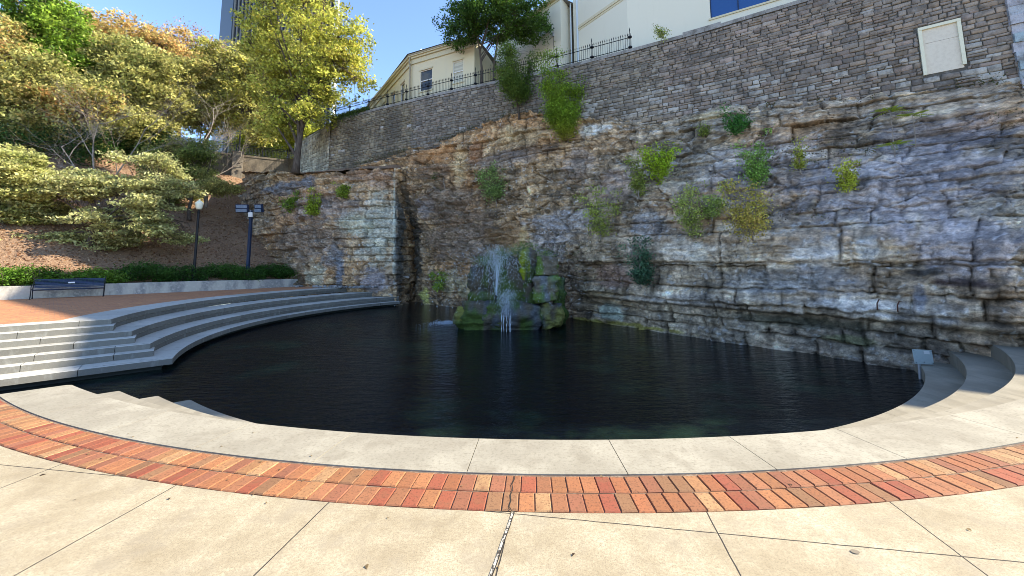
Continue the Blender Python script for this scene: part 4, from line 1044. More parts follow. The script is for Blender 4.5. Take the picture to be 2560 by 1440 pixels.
# tall yellow maple beside the pale side wall
build_tree('maple_tree', 'tall yellow green maple with dark forked trunk on the outcrop beside the pale wall', 'tree', (-16.5, 28.9, 8.5),
    [(-15.6, 29.2, 19.6, 4.3, 3.6, 4.8), (-13.4, 29.0, 17.0, 2.6, 2.4, 3.2), (-17.6, 29.6, 15.6, 3.0, 2.4, 2.8), (-19.2, 29.6, 17.2, 2.0, 1.8, 2.6), (-20.0, 29.8, 20.8, 2.2, 2.0, 3.0), (-18.6, 29.6, 24.5, 2.8, 2.2, 3.2), (-15.2, 28.8, 13.8, 2.5, 2.2, 2.0), (-18.2, 29.4, 12.6, 1.7, 1.7, 1.3)],
    YG, 1500, 36, .25, .26, 1, .27, lean=[(-16.4, 28.9, 10.2), (-16.2, 28.9, 12.2), (-15.8, 29.1, 15)], gap=.46, limbs=20, fork=.18, sh=.85)
build_tree('maple_tree', 'yellow autumn maple left of the dark tower, behind the walkway railing', 'tree', (-31.6, 38.5, 12.0),
    [(-30.0, 38.2, 20.6, 3.6, 3.0, 4.4), (-26.2, 38, 19.5, 2.8, 2.2, 3.4), (-25.2, 38, 15.6, 2.6, 1.8, 2.0), (-24.0, 38.6, 23, 2.6, 2, 3.2), (-33, 38.4, 19.5, 3.2, 2.8, 3.4), (-28.2, 38.4, 18.2, 2.8, 2.4, 2.8), (-27.0, 38.6, 22.5, 2.0, 2, 2.6), (-31, 37.6, 16.4, 2.8, 2.4, 1.6)],
    YG[:3] + OL[2:], 1350, 36, .29, .24, 2, .32, gap=.3, limbs=14, fork=.25, sh=.8)
build_tree('maple_tree', 'big orange leaved maple rising highest at the back of the left bank', 'tree', (-43, 41, 13),
    [(-44, 41, 24.5, 5.5, 4, 5.2), (-38.5, 41.5, 24, 4.2, 3.5, 4.5), (-49, 40, 25, 4.8, 4, 6), (-41, 41, 19, 6, 4, 3.6), (-50, 40, 19, 5, 4, 4.5)],
    OR + OL[2:3], 1500, 34, .36, .34, 3, .42, gap=.12, limbs=16, sh=.8)
build_tree('maple_tree', 'bright green tree half hidden among the orange crowns at upper left', 'tree', (-42.5, 34.5, 12.5),
    [(-41.8, 34, 22.4, 2.8, 2.2, 3.6), (-41, 33.6, 19.3, 2.4, 2.2, 2.2), (-44, 34, 25, 2.5, 2.4, 3)], [(.09, .18, .02), (.20, .32, .04), (.34, .46, .06)], 560, 40, .30, .22, 4, .30, gap=.25, limbs=9)
build_tree('maple_tree', 'olive and rust tinted tree filling the left edge above the low tree', 'tree', (-42.5, 32, 9.8),
    [(-40.5, 31, 16.6, 4.6, 3, 3.4), (-37.5, 30.5, 12.6, 4.2, 2.4, 1.8), (-42.5, 30, 11.6, 3.6, 2.4, 2.0), (-45, 31, 19.5, 3.5, 3, 4), (-36.5, 31.5, 15.4, 3.6, 2.8, 2.4), (-44, 30, 14.2, 4, 3, 2.2)], OL + OR[:2], 1300, 36, .29, .26, 5, .34, gap=.15, limbs=13, sh=.8)
build_tree('maple_tree', 'olive tree with thin trunk in the middle of the left bank', 'tree', (-34.8, 35.4, 10.6),
    [(-34.4, 35.6, 19.2, 3.8, 3, 3.2), (-33.5, 33.6, 14.0, 3.0, 2.2, 1.8), (-37.5, 35.6, 20.4, 3.2, 2.6, 3.4), (-33, 35, 16.3, 3, 2.4, 2.0), (-37.5, 35, 16.4, 3.2, 2.6, 2.4)], OL, 1250, 36, .29, .2, 6, .33, gap=.12, limbs=12, sh=.8)
build_tree('maple_tree', 'sparse pinkish red crown against the sky between the orange and yellow trees', 'tree', (-44, 50, 13.2),
    [(-44, 50, 31.5, 4.0, 3, 3.0), (-40.5, 50, 29.5, 3.4, 2.6, 2.4), (-47, 50, 29, 4, 3, 3)], [(.42, .20, .15), (.50, .28, .22), (.34, .16, .12), (.44, .32, .16)], 330, 40, .22, .26, 7, .55, gap=.5, limbs=14)
build_tree('maple_tree', 'thin pale yellow tree reaching into the sky left of the tower', 'tree', (-41, 56, 13.2),
    [(-42.5, 54, 29.5, 3.0, 2.6, 3.4), (-44.5, 54, 26.6, 3.0, 2.6, 2.6)], [(.40, .38, .10), (.48, .42, .12), (.34, .33, .08)], 260, 42, .23, .24, 8, .5, gap=.45, limbs=11)
build_tree('evergreen_tree', 'dark evergreen thicket tree under the yellow maples by the walkway', 'tree', (-33.0, 34.6, 9.8),
    [(-33.0, 34.4, 12.6, 2.6, 2, 2.0), (-36, 34, 12.2, 2.6, 2, 2.2), (-30.6, 35.6, 12.0, 1.8, 1.6, 1.4)], DG + GR[:1], 330, 60, .17, .15, 9, .38, limbs=9)
build_tree('evergreen_tree', 'deep green bush like tree at the far left edge above the low tree', 'tree', (-40, 28, 8.0),
    [(-39, 27, 10.4, 3.6, 2.2, 1.8), (-43, 27, 11.0, 3.6, 2.4, 2.4), (-34.5, 30, 11.0, 2.6, 2, 1.6)], DG + OL[:1], 320, 56, .17, .15, 10, .42, limbs=9)
def discs(seed, n, xr, yr, zr, rr_, hr):
    g_ = random.Random(seed); out = []
    xm = (xr[0] + xr[1]) / 2; hw = (xr[1] - xr[0]) / 2
    for i in range(n):
        x = g_.uniform(*xr); f = abs(x - xm) / hw; z = g_.uniform(zr[0] + .3 * f, zr[1] - 1.8 * f * f); r = g_.uniform(*rr_); out.append((x, g_.uniform(*yr), z, r, r * .8, g_.uniform(*hr)))
    return out
# low spreading tree over the bank
bz = hz(-24.0, 22.4)
build_tree('low_tree', 'wide low tree with horizontal yellow green layers hanging over the leaf strewn bank', 'tree', (-25.0, 22.8, hz(-25.0, 22.8)),
    discs(5, 44, (-28, -21.0), (22.2, 25.0), (2.9, 8.6), (1.0, 1.9), (.25, .6)),
    [(.28, .33, .10), (.48, .50, .20), (.60, .58, .27), (.40, .43, .16), (.66, .56, .30)], 1700, 42, .19, .15, 11, .24, lean=[(-24.9, 22.8, 3.4), (-24.4, 22.7, 4.4)], fork=.3, limbs=16, flat=.28, gap=.42, sh=.8)
build_tree('low_tree', 'second low tree with drooping yellow green sprays at the left edge of the photo', 'tree', (-29.6, 22.2, hz(-29.6, 22.2)),
    discs(6, 26, (-33, -27), (21.2, 22.8), (3.0, 8.6), (1.0, 1.9), (.25, .55)),
    [(.26, .31, .08), (.46, .47, .16), (.58, .54, .22), (.36, .39, .12)], 1000, 42, .19, .14, 12, .24, fork=.3, limbs=12, flat=.3, gap=.42, sh=.8)
build_tree('scrub_tree', 'ragged olive green small tree beside the leaning bare trunk above the lamp post', 'tree', (-24.6, 29.2, hz(-24.6, 29.2)),
    discs(8, 16, (-28, -22.0), (28.6, 31.0), (6.6, 11.6), (.8, 1.5), (.3, .7)), [(.10, .15, .04), (.20, .26, .06), (.36, .34, .10), (.48, .40, .14)], 560, 52, .15, .12, 19, .26, limbs=12, flat=.5, gap=.3)
build_tree('scrub_tree', 'yellow green undergrowth tree right behind the walkway railing', 'tree', (-26.5, 45.0, 13.2),
    [(-26.5, 45, 15.6, 3.2, 2, 1.8), (-30.5, 44.6, 15.8, 2.6, 2, 1.8), (-23.5, 44.6, 16.4, 2.4, 2, 2.0), (-27, 45, 18.6, 3, 2, 2)], [(.30, .38, .05), (.46, .50, .07), (.58, .52, .10)], 620, 56, .2, .14, 20, .36, limbs=10, gap=.1)
# nearly bare trees with pale twigs
def bare_tree(label, base, targets, tr, seed, name='bare_tree'):
    rg = random.Random(seed); root = empty(name, label, 'tree', base); mb = MB()
    def grow(p, d, L, r, dep):
        pts = [Vector(p)]; n = 5
        for i in range(n):
            d = (d + Vector((rg.uniform(-.22, .22), rg.uniform(-.22, .22), rg.uniform(-.10, .20)))).normalized(); pts.append(pts[-1] + d * L / n)
        mb.tube(pts, [r * (1 - .6 * i / n) for i in range(n + 1)], 5 if dep < 2 else 3, cap=False)
        if dep >= 3: return
        for i in range(2, n + 1):
            for _ in range(1 if dep == 0 else 2 if dep < 3 else 1):
                dd_ = (d + Vector((rg.uniform(-1.2, 1.2), rg.uniform(-1, 1), rg.uniform(-.6, .5))) * .9).normalized()
                grow(pts[i], dd_, L * rg.uniform(.40, .62), r * .42, dep + 1)
    for tg_ in targets:
        v = Vector(tg_) - Vector(base); grow(base, v.normalized(), v.length, tr, 0)
    mb.build('trunk', M_twig, root, smooth=True); return root
bare_tree('leafless tree with many pale crossing twigs in front of the left bank trees', (-28.6, 26.5, hz(-28.6, 26.5)), [(-25.2, 26, 10.9), (-31.5, 26, 11.6), (-32.5, 25.5, 9.4)], .065, 1)
bare_tree('pale leaning bare trunk with thin twigs near the walkway pilaster', (-24.2, 30.2, hz(-24.2, 30.2) + 1.0), [(-28.0, 31.0, 11.9), (-24.8, 31.2, 10.2)], .11, 2)
# tree on the upper level behind the fence
build_tree('oak_tree', 'dense dark green round tree with two thin trunks in front of the cream building', 'tree', (-2.0, 25.2, 13.25),
    [(-1.4, 25.0, 18.6, 2.7, 1.7, 1.9), (.6, 25.0, 18.3, 2.2, 1.6, 1.6), (-3.4, 25.2, 17.9, 1.7, 1.5, 1.5), (-1.2, 25.0, 20.2, 2.0, 1.5, 1.4), (1.5, 24.9, 17.4, 1.2, 1.1, 1.0)],
    GR, 600, 44, .17, .10, 13, .20, lean=[(-2.0, 25.2, 14.8), (-2.15, 25.2, 16.2)], fork=.45, limbs=14, gap=.15)
mb = MB(); mb.tube([(-1.2, 25.3, 13.25), (-1.15, 25.2, 15.2), (-.8, 25.1, 17.6)], [.09, .075, .04], 6); o = mb.build('second_trunk', M_bark, bpy.data.objects['oak_tree'])
def lobes(b, h, w, seed, n=6, out=(-.25, -.5)):
    g_ = random.Random(seed); E_ = []
    for i in range(n):
        a = g_.uniform(-1, 1); L = g_.uniform(.55, 1.0) * h; ex = a * w * .5
        for f in (.35, .6, .82, 1.0):
            f2 = f + g_.uniform(-.07, .07); r = w * g_.uniform(.11, .2) * (1.25 - .75 * f2)
            E_.append((b[0] + ex * f2 + out[0] * .3 * f2 * h * .3, b[1] + a * .15 * w + out[1] * .3 * f2 * h * .3, b[2] + L * f2, r, r * .8, r * g_.uniform(.8, 1.5)))
    return E_
# big shrubs rooted on the cliff top
build_tree('shrub', 'tall mid green feathery shrub on a reddish stem at the foot of the rubble wall', 'shrub', (.5, 22.9, 10.3),
    lobes((.4, 22.7, 10.9), 4.1, 2.7, 301, 13, (-.1, -.2)), [(.06, .12, .025), (.12, .20, .035), (.20, .28, .045), (.08, .14, .03)], 300, 55, .10, .06, 14, .22, limbs=12, fork=.12, up=.1)
build_tree('shrub', 'bright lime green upright shrub hanging on the cliff edge right of the tall shrub', 'shrub', (2.8, 21.1, 8.7),
    lobes((2.7, 20.9, 8.3), 4.7, 2.6, 305, 14, (-.05, -.2)) + [(2.9, 20.6, 8.9, .5, .4, .5), (2.7, 20.6, 9.8, .8, .5, .8)], BG_, 330, 58, .10, .05, 15, .21, limbs=11, fork=.1, up=.1, grad=(9.6, 8.2, (.36, .34, .03)))
# saplings and tufts growing from ledges
PL = [ # label, base, height, width, palette, n targets, leaf size
 ('dark green tuft beneath the orange rock band near the top of the cleft', (-4.42, 25.1, 6.5), .9, .9, [(.05, .08, .02), (.09, .12, .03)], 26, .09),
 ('grey green bushy sapling on the cliff above the fountain', (-.93, 23.3, 4.95), 2.7, 1.5, [(.13, .20, .06), (.20, .28, .08), (.26, .34, .12)], 120, .10),
 ('vivid lime green fan shaped bush halfway up the cliff', (6.6, 17.0, 5.25), 1.4, 1.5, [(.22, .34, .02), (.34, .45, .03), (.28, .40, .03)], 90, .09),
 ('slim olive sapling just left of the vivid lime bush', (5.7, 17.1, 4.35), 1.9, .8, [(.16, .22, .04), (.26, .30, .06)], 55, .08),
 ('loose yellow green sapling with thin stems above the fountain boulder pier', (4.0, 17.4, 2.5), 2.2, 1.7, [(.20, .26, .05), (.32, .36, .07), (.26, .30, .05)], 90, .08),
 ('round emerald bush under the foot of the rubble wall', (10.0, 16.6, 7.1), 1.0, 1.1, [(.05, .16, .03), (.09, .24, .05)], 70, .08),
 ('pale green upright sapling on the middle right of the cliff', (9.1, 14.0, 4.2), 1.9, 1.1, [(.14, .26, .05), (.24, .36, .08)], 75, .08),
 ('spindly pale yellow green sapling above the big square blocks', (6.6, 14.1, 2.6), 1.6, 1.5, [(.26, .32, .07), (.38, .42, .10), (.44, .42, .08)], 70, .07),
 ('thin green sapling beside the spindly yellow one above the square blocks', (7.3, 14.0, 3.0), 1.3, 1.0, [(.20, .28, .06), (.32, .38, .09)], 45, .07),
 ('rusty orange and yellow bush leaning right over the square blocks', (7.75, 12.4, 2.2), 1.7, 1.7, [(.46, .30, .08), (.52, .36, .10), (.42, .36, .07), (.34, .36, .06)], 100, .07),
 ('small lemon green tuft on the right part of the cliff', (10.9, 12.35, 3.7), 1.1, .65, [(.34, .40, .04), (.44, .42, .06)], 40, .07),
 ('very thin trailing olive twig plant left of the lemon tuft', (10.5, 13.8, 4.7), 1.2, .35, [(.28, .32, .05), (.36, .34, .06)], 22, .07),
 ('blue green shrub on the lower cliff just above the waterline', (5.0, 15.2, .55), 1.7, 1.2, [(.04, .10, .06), (.08, .16, .09), (.10, .18, .10)], 110, .08),
 ('yellow green sprig low on the wet rock left of the fountain', (-4.8, 25.2, -.3), 1.7, .7, [(.22, .32, .05), (.34, .44, .08)], 45, .11),
 ('yellow green bush hanging on the outcrop left of the cleft', (-14.2, 27.3, 4.8), 1.8, 1.0, [(.22, .30, .03), (.32, .38, .04)], 75, .10),
 ('small green tuft high on the outcrop below its top ledge', (-11.8, 26.6, 6.1), 1.1, .8, [(.18, .26, .03), (.26, .32, .04)], 40, .10),
 ('leaning grass green weed on the upper left of the outcrop', (-16.7, 28.9, 5.7), 1.2, 1.2, [(.14, .24, .03), (.22, .30, .04)], 42, .10),
 ('tiny olive weed below the emerald bush on the upper ledge', (9.0, 17.5, 7.3), .7, .6, [(.18, .24, .05), (.26, .30, .06)], 22, .07),
 ('little weed sprouting from the coping right of the fence end', (8.0, 19.2, 13.25), .5, .8, [(.30, .34, .10), (.22, .26, .07)], 16, .08)]

for i, (lab, bs, h, w, pal, nt2, l2) in enumerate(PL):
    ce = [(bs[0], bs[1] - .12, bs[2] + h * .55, w * .42, w * .32, h * .38), (bs[0] + w * .15 * ((-1) ** i), bs[1] - .12, bs[2] + h * .78, w * .28, w * .22, h * .22), (bs[0] - w * .22 * ((-1) ** i), bs[1] - .15, bs[2] + h * .45, w * .26, w * .22, h * .22)]
    h *= 1.12; w *= 1.45; pal = [tuple(min(.7, c_ * 1.35) for c_ in p_) for p_ in pal]; ce = lobes(bs, h, w, 200 + i, 6 if w < 1.3 else 10)
    if 'leaning right' in lab: ce += [(bs[0] + .6 + .28 * q, bs[1] - .35 - .14 * q, bs[2] + 1.1 + .16 * q, .26 - .03 * q, .2, .16) for q in range(5)]
    build_tree('ledge_plant', lab, 'plant', bs, ce, pal, int(nt2 * 1.7), 19, l2 * 1.15, .018, 40 + i, .07 + w * .03, 'plants rooted on the cliff ledges', M_twig, fork=.2, limbs=7, up=.15, gap=.25)
# compound leaved sumac and fern like sprays
def pinnate(mb, p, d, L, n=9, w=.12, droop=.25):
    p = Vector(p); d = Vector(d).normalized(); side = d.cross(Vector((0, 0, 1))).normalized()
    for k in range(n):
        f = (k + 1) / n; q = p + d * L * f + Vector((0, 0, -droop * L * f * f)); ww = w * (1 - .45 * abs(f - .4) / .6)
        for s in (-1, 1):
            e = q + side * s * ww + d * ww * .35 + Vector((0, 0, -.3 * ww)); m_ = (q + e) / 2 + d * .022; m2 = (q + e) / 2 - d * .022
            k_ = random.uniform(.8, 1.2); mb.add([q, m_, e, m2], [(0, 1, 2, 3)], (.36 * k_, .42 * k_, .05))
random.seed(9)
for lab, bases, seed in (('sumac plant with palm like yellow green leaf tops on bare stems', [(13.3, 13.1, 5.45, 1.35), (13.75, 12.8, 5.35, 1.15), (13.1, 12.9, 5.0, .5)], 1), ('sumac spray entering at the right edge just below the rubble wall', [(17.3, 12.0, 6.2, 1.3), (17.8, 11.6, 6.3, 1.0)], 2)):
    rt = empty('sumac', lab, 'plant', bases[0][:3]); st_ = MB(); lf = MB()
    for (x, y, z, h) in bases:
        st_.tube([(x, y, z), (x + .03, y, z + h * .5), (x - .02, y - .03, z + h)], [.016, .013, .01], 5)
        for k in range(11):
            a = k * 2.4; pinnate(lf, (x, y, z + h), (math.cos(a), math.sin(a) - .3, random.uniform(-.1, .45)), random.uniform(.35, .55))
    st_.build('stem', M_twig, rt); lf.build('foliage', M_leaf, rt)
# hedge shrubs behind the low wall
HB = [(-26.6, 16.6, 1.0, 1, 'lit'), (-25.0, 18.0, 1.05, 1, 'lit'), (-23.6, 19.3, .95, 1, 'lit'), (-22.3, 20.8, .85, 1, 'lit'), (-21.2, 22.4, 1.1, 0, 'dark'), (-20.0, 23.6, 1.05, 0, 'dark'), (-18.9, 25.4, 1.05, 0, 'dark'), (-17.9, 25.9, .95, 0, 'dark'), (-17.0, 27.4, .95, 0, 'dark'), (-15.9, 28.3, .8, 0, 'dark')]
LB = ['leafmost sunlit hedge bush at the left edge behind the low wall', 'sunlit glossy hedge bush behind the left end of the bench', 'sunlit hedge bush directly behind the bench back', 'last sunlit hedge bush behind the right end of the bench',
      'first shaded hedge bush right of the bench', 'shaded hedge bush midway between bench and lamp post', 'shaded hedge bush just left of the lamp post base', 'shaded hedge bush just right of the lamp post base', 'shaded hedge bush around the floodlight footing', 'shaded hedge bush touching the rock outcrop at the end of the low wall']
LB[0] = 'sunlit hedge bush at the very left edge behind the low wall'
for i, (x, y, h, lit, _) in enumerate(HB):
    z = hz(x, y) - .05
    pal = [(.06, .14, .015), (.12, .24, .025), (.20, .33, .05)] if lit else [(.025, .075, .012), (.05, .13, .02), (.08, .17, .03)]  # sun and shade painted in as a bright and a dark leaf palette
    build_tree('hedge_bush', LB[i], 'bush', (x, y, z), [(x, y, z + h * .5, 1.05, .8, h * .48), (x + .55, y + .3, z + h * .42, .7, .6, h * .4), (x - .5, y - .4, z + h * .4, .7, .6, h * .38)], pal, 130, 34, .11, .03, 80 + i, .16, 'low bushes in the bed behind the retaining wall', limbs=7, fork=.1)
# ---- fallen leaves ---------------------------------------------------
rg = np.random.RandomState(77)
n = 26000; t = rg.uniform(-12, 14, n); d = rg.uniform(.1, 1, n) ** 1.4 * 22
XYl = K0 + t[:, None] * kd + d[:, None] * kn; Zl = hill_z(XYl[:, 0], XYl[:, 1]) + .03
pal = np.array([(.40, .22, .12), (.50, .33, .20), (.28, .14, .08), (.56, .42, .28), (.20, .11, .07), (.46, .27, .14)])
tag(leaf_cloud('fallen_leaves', np.c_[XYl, Zl], .15, pal[rg.randint(len(pal), size=n)] * rg.uniform(.7, 1.2, n)[:, None], M_leaf, None, rg, .9), 'carpet of dry brown fallen leaves on the bank', 'leaves', kind='stuff')
# dry brown vines and dead grass on the cliff face
def scatter_on(V, nrow, mask_fn, n, rg):
    k = rg.choice(len(V), n * 6); P = V[k]; m = mask_fn(P); P = P[m][:n]; return P
rg = np.random.RandomState(5)
Vc = V_c = np.empty(len(cliff.data.vertices) * 3, np.float32); cliff.data.vertices.foreach_get('co', Vc); Vc = Vc.reshape(-1, 3)
def veg_mask(P):
    q = fbm(P[:, 0] * .55 + 3, P[:, 2] * .7, 33, 4)
    a = (P[:, 0] < 0) & (P[:, 2] > 1.5) & (P[:, 2] < 8.6) & (q > -.12)
    b_ = (P[:, 0] > 1.5) & (P[:, 2] > 2.8) & (P[:, 2] < 8.6) & (q > .22)
    c_ = (P[:, 0] > 1.2) & (P[:, 0] < 4.8) & (P[:, 2] > -.1) & (P[:, 2] < 2.6) & (q > .0)
    return (a | b_ | c_) & (P[:, 1] < 29)
P = scatter_on(Vc, 0, veg_mask, 5200, rg)
mb = MB(); rr = random.Random(6)
n = len(P); a = rg.normal(size=(n, 3)); a[:, 2] -= .3; a /= np.linalg.norm(a, axis=1)[:, None]
L = rg.uniform(.08, .34, n)[:, None]; out = np.array([-.5, -.8, 0.1]) * rg.uniform(.02, .16, n)[:, None]
side = np.cross(a, rg.normal(size=(n, 3))); side /= np.linalg.norm(side, axis=1)[:, None]
Q = np.stack([P + out, P + out + side * .009, P + out * 2 + a * L + side * .004, P + out * 2 + a * L], 1).reshape(-1, 3)
cc = np.array([(.20, .14, .10), (.28, .20, .14), (.13, .09, .07), (.34, .27, .19)])[rg.randint(4, size=n)]
tag(np_mesh('dry_vines', Q, np.arange(n * 4).reshape(-1, 4), M_leaf, fcol=cc), 'dry brown vines and dead stems clinging to the cliff face', 'vines', kind='stuff')
P = scatter_on(Vc, 0, veg_mask, 9000, rg)
pal = np.array([(.16, .11, .08), (.10, .09, .05), (.24, .17, .12), (.12, .13, .05), (.30, .22, .16), (.16, .18, .06)])
tag(leaf_cloud('dry_foliage', P + np.array([-.04, -.07, .02]), .075, pal[rg.randint(len(pal), size=len(P))] * rg.uniform(.7, 1.2, len(P))[:, None], M_leaf, None, rg, .2), 'withered small leaves caught on the cliff ledges', 'leaves', kind='stuff')
# scrub growing along the joint between rock and masonry
rg = np.random.RandomState(25); n = 5200; t = rg.uniform(3, Lm, n); z = np.interp(t, zlo_t, zlo_) + .25; q = fbm(t * .9, t * 0, 12)
m_ = q > -.05; t = t[m_]; z = z[m_]; n = len(t)
pq = wall_pt(MW, t, .28) + rg.normal(size=(n, 2)) * .10
tag(leaf_cloud('wall_foot_scrub', np.c_[pq, z + np.abs(rg.normal(0, .16, n)) - .1], .085, np.array([(.10, .12, .04), (.16, .15, .06), (.20, .14, .08), (.26, .20, .12), (.08, .10, .04)])[rg.randint(5, size=n)], M_leaf, None, rg, .1), 'thin scrub and dead grass along the foot of the rubble wall', 'scrub', kind='stuff')
# ivy fringe on the coping at the left end of the wall
rg = np.random.RandomState(15); n = 2600; t = rg.uniform(0, 4.2, n) ** 1; z = 13.3 - rg.exponential(.22, n) * (1 - t / 5); q = wall_pt(MW, t, .12) ; q = q + rg.normal(size=(n, 2)) * .08
root = empty('ivy', 'dark green ivy spilling over the left end of the rubble wall', 'plant', (-14, 30.2, 13.2))
leaf_cloud('foliage', np.c_[q, z + .05 + rg.uniform(0, .25, n)], .12, np.array([(.05, .10, .03), (.10, .17, .04), (.16, .22, .06)])[rg.randint(3, size=n)], M_leaf, root, rg, .3, origin=(-14, 30.2, 13.2))
# ================================================================== FOUNTAIN ROCKS
def boulder(c, r, seed, n=56, m=40, flat=1.0, blocky=.5):
    th = np.linspace(0, 2 * np.pi, n, endpoint=False); ph = np.linspace(-np.pi / 2, np.pi / 2, m)
    T, Pp = np.meshgrid(th, ph, indexing='ij')
    x = np.cos(Pp) * np.cos(T); y = np.cos(Pp) * np.sin(T); z = np.sin(Pp)
    k = blocky; mx_ = np.maximum(np.maximum(abs(x), abs(y)), abs(z)); s = (1 - k) + k / mx_
    x, y, z = x * s, y * s, z * s
    X, Y, Z = x * r[0], y * r[1], z * r[2]
    d = .24 * fbm(X * 1.3 + Y * .9 + seed, Z * 1.7 + Y * .4, seed, 4) + .14 * fbm(X * 3 + Y * 2, Z * 5, seed + 1, 4) + .035 * fbm(X * 9 + Y * 7, Z * 12, seed + 2, 3)
    bed = fbm(X * .3 + Y * .2 + seed, Z * 5.0, seed + 4, 3); d = d + .10 * bed
    X = X + x * d; Y = Y + y * d; Z = Z + z * d * .6
    V = np.stack([X + c[0], Y + c[1], Z + c[2]], -1).reshape(-1, 3)
    i = np.arange(n)[:, None]; j = np.arange(m - 1)[None, :]; i2 = (i + 1) % n
    F = np.stack([i * m + j, i2 * m + j, i2 * m + j + 1, i * m + j + 1], -1).reshape(-1, 4)
    P = V
    moss = sstep(fbm(P[:, 0] * 1.9, P[:, 2] * 1.0, seed + 7, 4) + .18 * (P[:, 2] < .3) + .1 * (c[0] < 0), .05, .35)[:, None]; wetp = sstep(fbm(P[:, 0] * 3, P[:, 2] * .9, seed + 17, 4), .0, .4)[:, None]
    cc = np.array([.085, .072, .052]) * (1 + .4 * fbm(P[:, 0] * 5, P[:, 2] * 8, seed + 9, 3))[:, None]
    cc = cc * (1 - wetp * .8) + np.array([.085, .10, .115]) * wetp * .8
    cc = cc * (1 - moss * .8) + np.array([.055, .10, .010]) * moss * .8
    return V, F, cc
isl = empty('fountain_rocks', 'dark mossy stack of boulders standing in the pool behind the spray', 'rocks', (0, 17, WATER))
BO_ = [((-1.15, 16.9, -.75), (1.05, .9, .75), 1, .4), ((-1.9, 17.1, -.85), (.75, .8, .55), 2, .3), ((.35, 16.7, -.9), (1.35, .9, .62), 3, .5), ((1.55, 16.6, -.72), (.62, .62, .52), 4, .35),
      ((-1.35, 17.3, .62), (.62, .6, .85), 5, .55), ((-.2, 17.6, .35), (.95, .6, .95), 6, .5), ((1.32, 16.8, .35), (.58, .58, .72), 7, .65), ((1.42, 17.0, 1.42), (.55, .5, .42), 8, .5),
      ((.62, 17.4, 1.35), (.42, .45, .85), 9, .45), ((-.65, 16.6, -.55), (.55, .45, .5), 10, .4), ((.1, 17.9, 1.2), (.75, .5, .6), 11, .5), ((2.05, 17.6, -.2), (.40, .6, 1.2), 12, .6)]
BO = [((-1.25, 16.9, -.72), (1.0, .8, .72), 1, .5), ((-1.95, 17.1, -.80), (.55, .7, .62), 2, .35), ((.25, 16.8, -.80), (1.15, .8, .66), 3, .5), ((1.62, 16.6, -.66), (.58, .6, .56), 4, .4),
      ((-1.42, 17.25, .55), (.58, .5, .95), 5, .6), ((-.35, 17.5, .45), (.75, .5, 1.0), 6, .6), ((1.42, 16.8, .42), (.54, .52, .62), 7, .75), ((1.48, 16.9, 1.42), (.48, .45, .40), 8, .6),
      ((-.15, 17.5, .30), (1.35, .55, 1.45), 13, .5), ((.70, 17.2, 1.42), (.36, .40, .80), 9, .6), ((-.75, 16.5, -.62), (.45, .4, .45), 10, .4), ((.35, 17.5, .75), (.70, .5, 1.05), 11, .65), ((2.05, 17.8, -.2), (.35, .5, 1.15), 12, .6)]
for c_, r_, s_, bk in BO:
    Vb, Fb, cb = boulder(c_, r_, 100 + s_, blocky=bk)
    if s_ == 9:
        mm = (sstep(fbm(Vb[:, 0] * 3, Vb[:, 2] * .8, 9), -.5, .0) * (Vb[:, 0] < .75))[:, None]; cb = cb * (1 - mm) + np.array([.24, .30, .01]) * mm
    if s_ == 4 or s_ == 2:
        mm = (sstep(fbm(Vb[:, 0] * 2, Vb[:, 2] * 2, 19), -.3, .3))[:, None] * .8; cb = cb * (1 - mm) + np.array([.20, .19, .04]) * mm
    if s_ in (7, 8):
        cb = cb * 1.7
    np_mesh('boulder', Vb - np.array([0, 17, WATER]), Fb, M_rock, isl, smooth=False, vcol=cb)
# plants on top of the rocks
rg = np.random.RandomState(3); n = 3200
cn_ = np.array([(-.9, 17.2, 1.75), (-.2, 17.2, 1.95), (.25, 17.3, 2.1), (-.55, 17.3, 2.0), (.6, 17.2, 2.25), (-1.3, 17.1, 1.65), (1.4, 16.9, 1.9)])[rg.randint(7, size=n)]
pl = empty('moss_plant', 'light green trailing plants on top of the fountain boulders', 'plant', (-.2, 17.2, 1.6))
leaf_cloud('foliage', cn_ + rg.normal(size=(n, 3)) * np.array([.26, .16, .13]), .07, np.array([(.12, .22, .07), (.22, .34, .14), (.30, .38, .10), (.08, .16, .05)])[rg.randint(4, size=n)], M_leaf, pl, rg, .3, origin=(-.2, 17.2, 1.6))
# ---- water jet -------------------------------------------------------
m, nt, b = new_mat('spray_water'); b.inputs['Base Color'].default_value = (.80, .88, .95, 1); b.inputs['Roughness'].default_value = .15; b.inputs['Specular IOR Level'].default_value = .8
tr = nt.nodes.new('ShaderNodeBsdfTranslucent'); tr.inputs['Color'].default_value = (.80, .88, .95, 1); mx_ = nt.nodes.new('ShaderNodeMixShader'); mx_.inputs[0].default_value = .5
nt.links.new(b.outputs[0], mx_.inputs[1]); nt.links.new(tr.outputs[0], mx_.inputs[2]); nt.links.new(mx_.outputs[0], nt.nodes['Material Output'].inputs['Surface'])
M_spray = m
rg = np.random.RandomState(21)
def drops(P, D, L, W):
    n = len(P); D = D / np.maximum(np.linalg.norm(D, axis=1)[:, None], 1e-6)
    a = np.cross(D, rg.normal(size=(n, 3))); a /= np.linalg.norm(a, axis=1)[:, None]; b_ = np.cross(D, a)
    L = np.reshape(L, (-1, 1)); W = np.reshape(W, (-1, 1))
    V = np.stack([P - D * L, P + a * W, P + b_ * W, P - a * W, P - b_ * W, P + D * L], 1).reshape(-1, 3)
    base = np.arange(n)[:, None] * 6
    F = np.concatenate([base + np.array(f) for f in ((0, 2, 1), (0, 3, 2), (0, 4, 3), (0, 1, 4), (5, 1, 2), (5, 2, 3), (5, 3, 4), (5, 4, 1))])
    return V, F
noz = np.array([-.68, 16.15, .22]); n = 3200
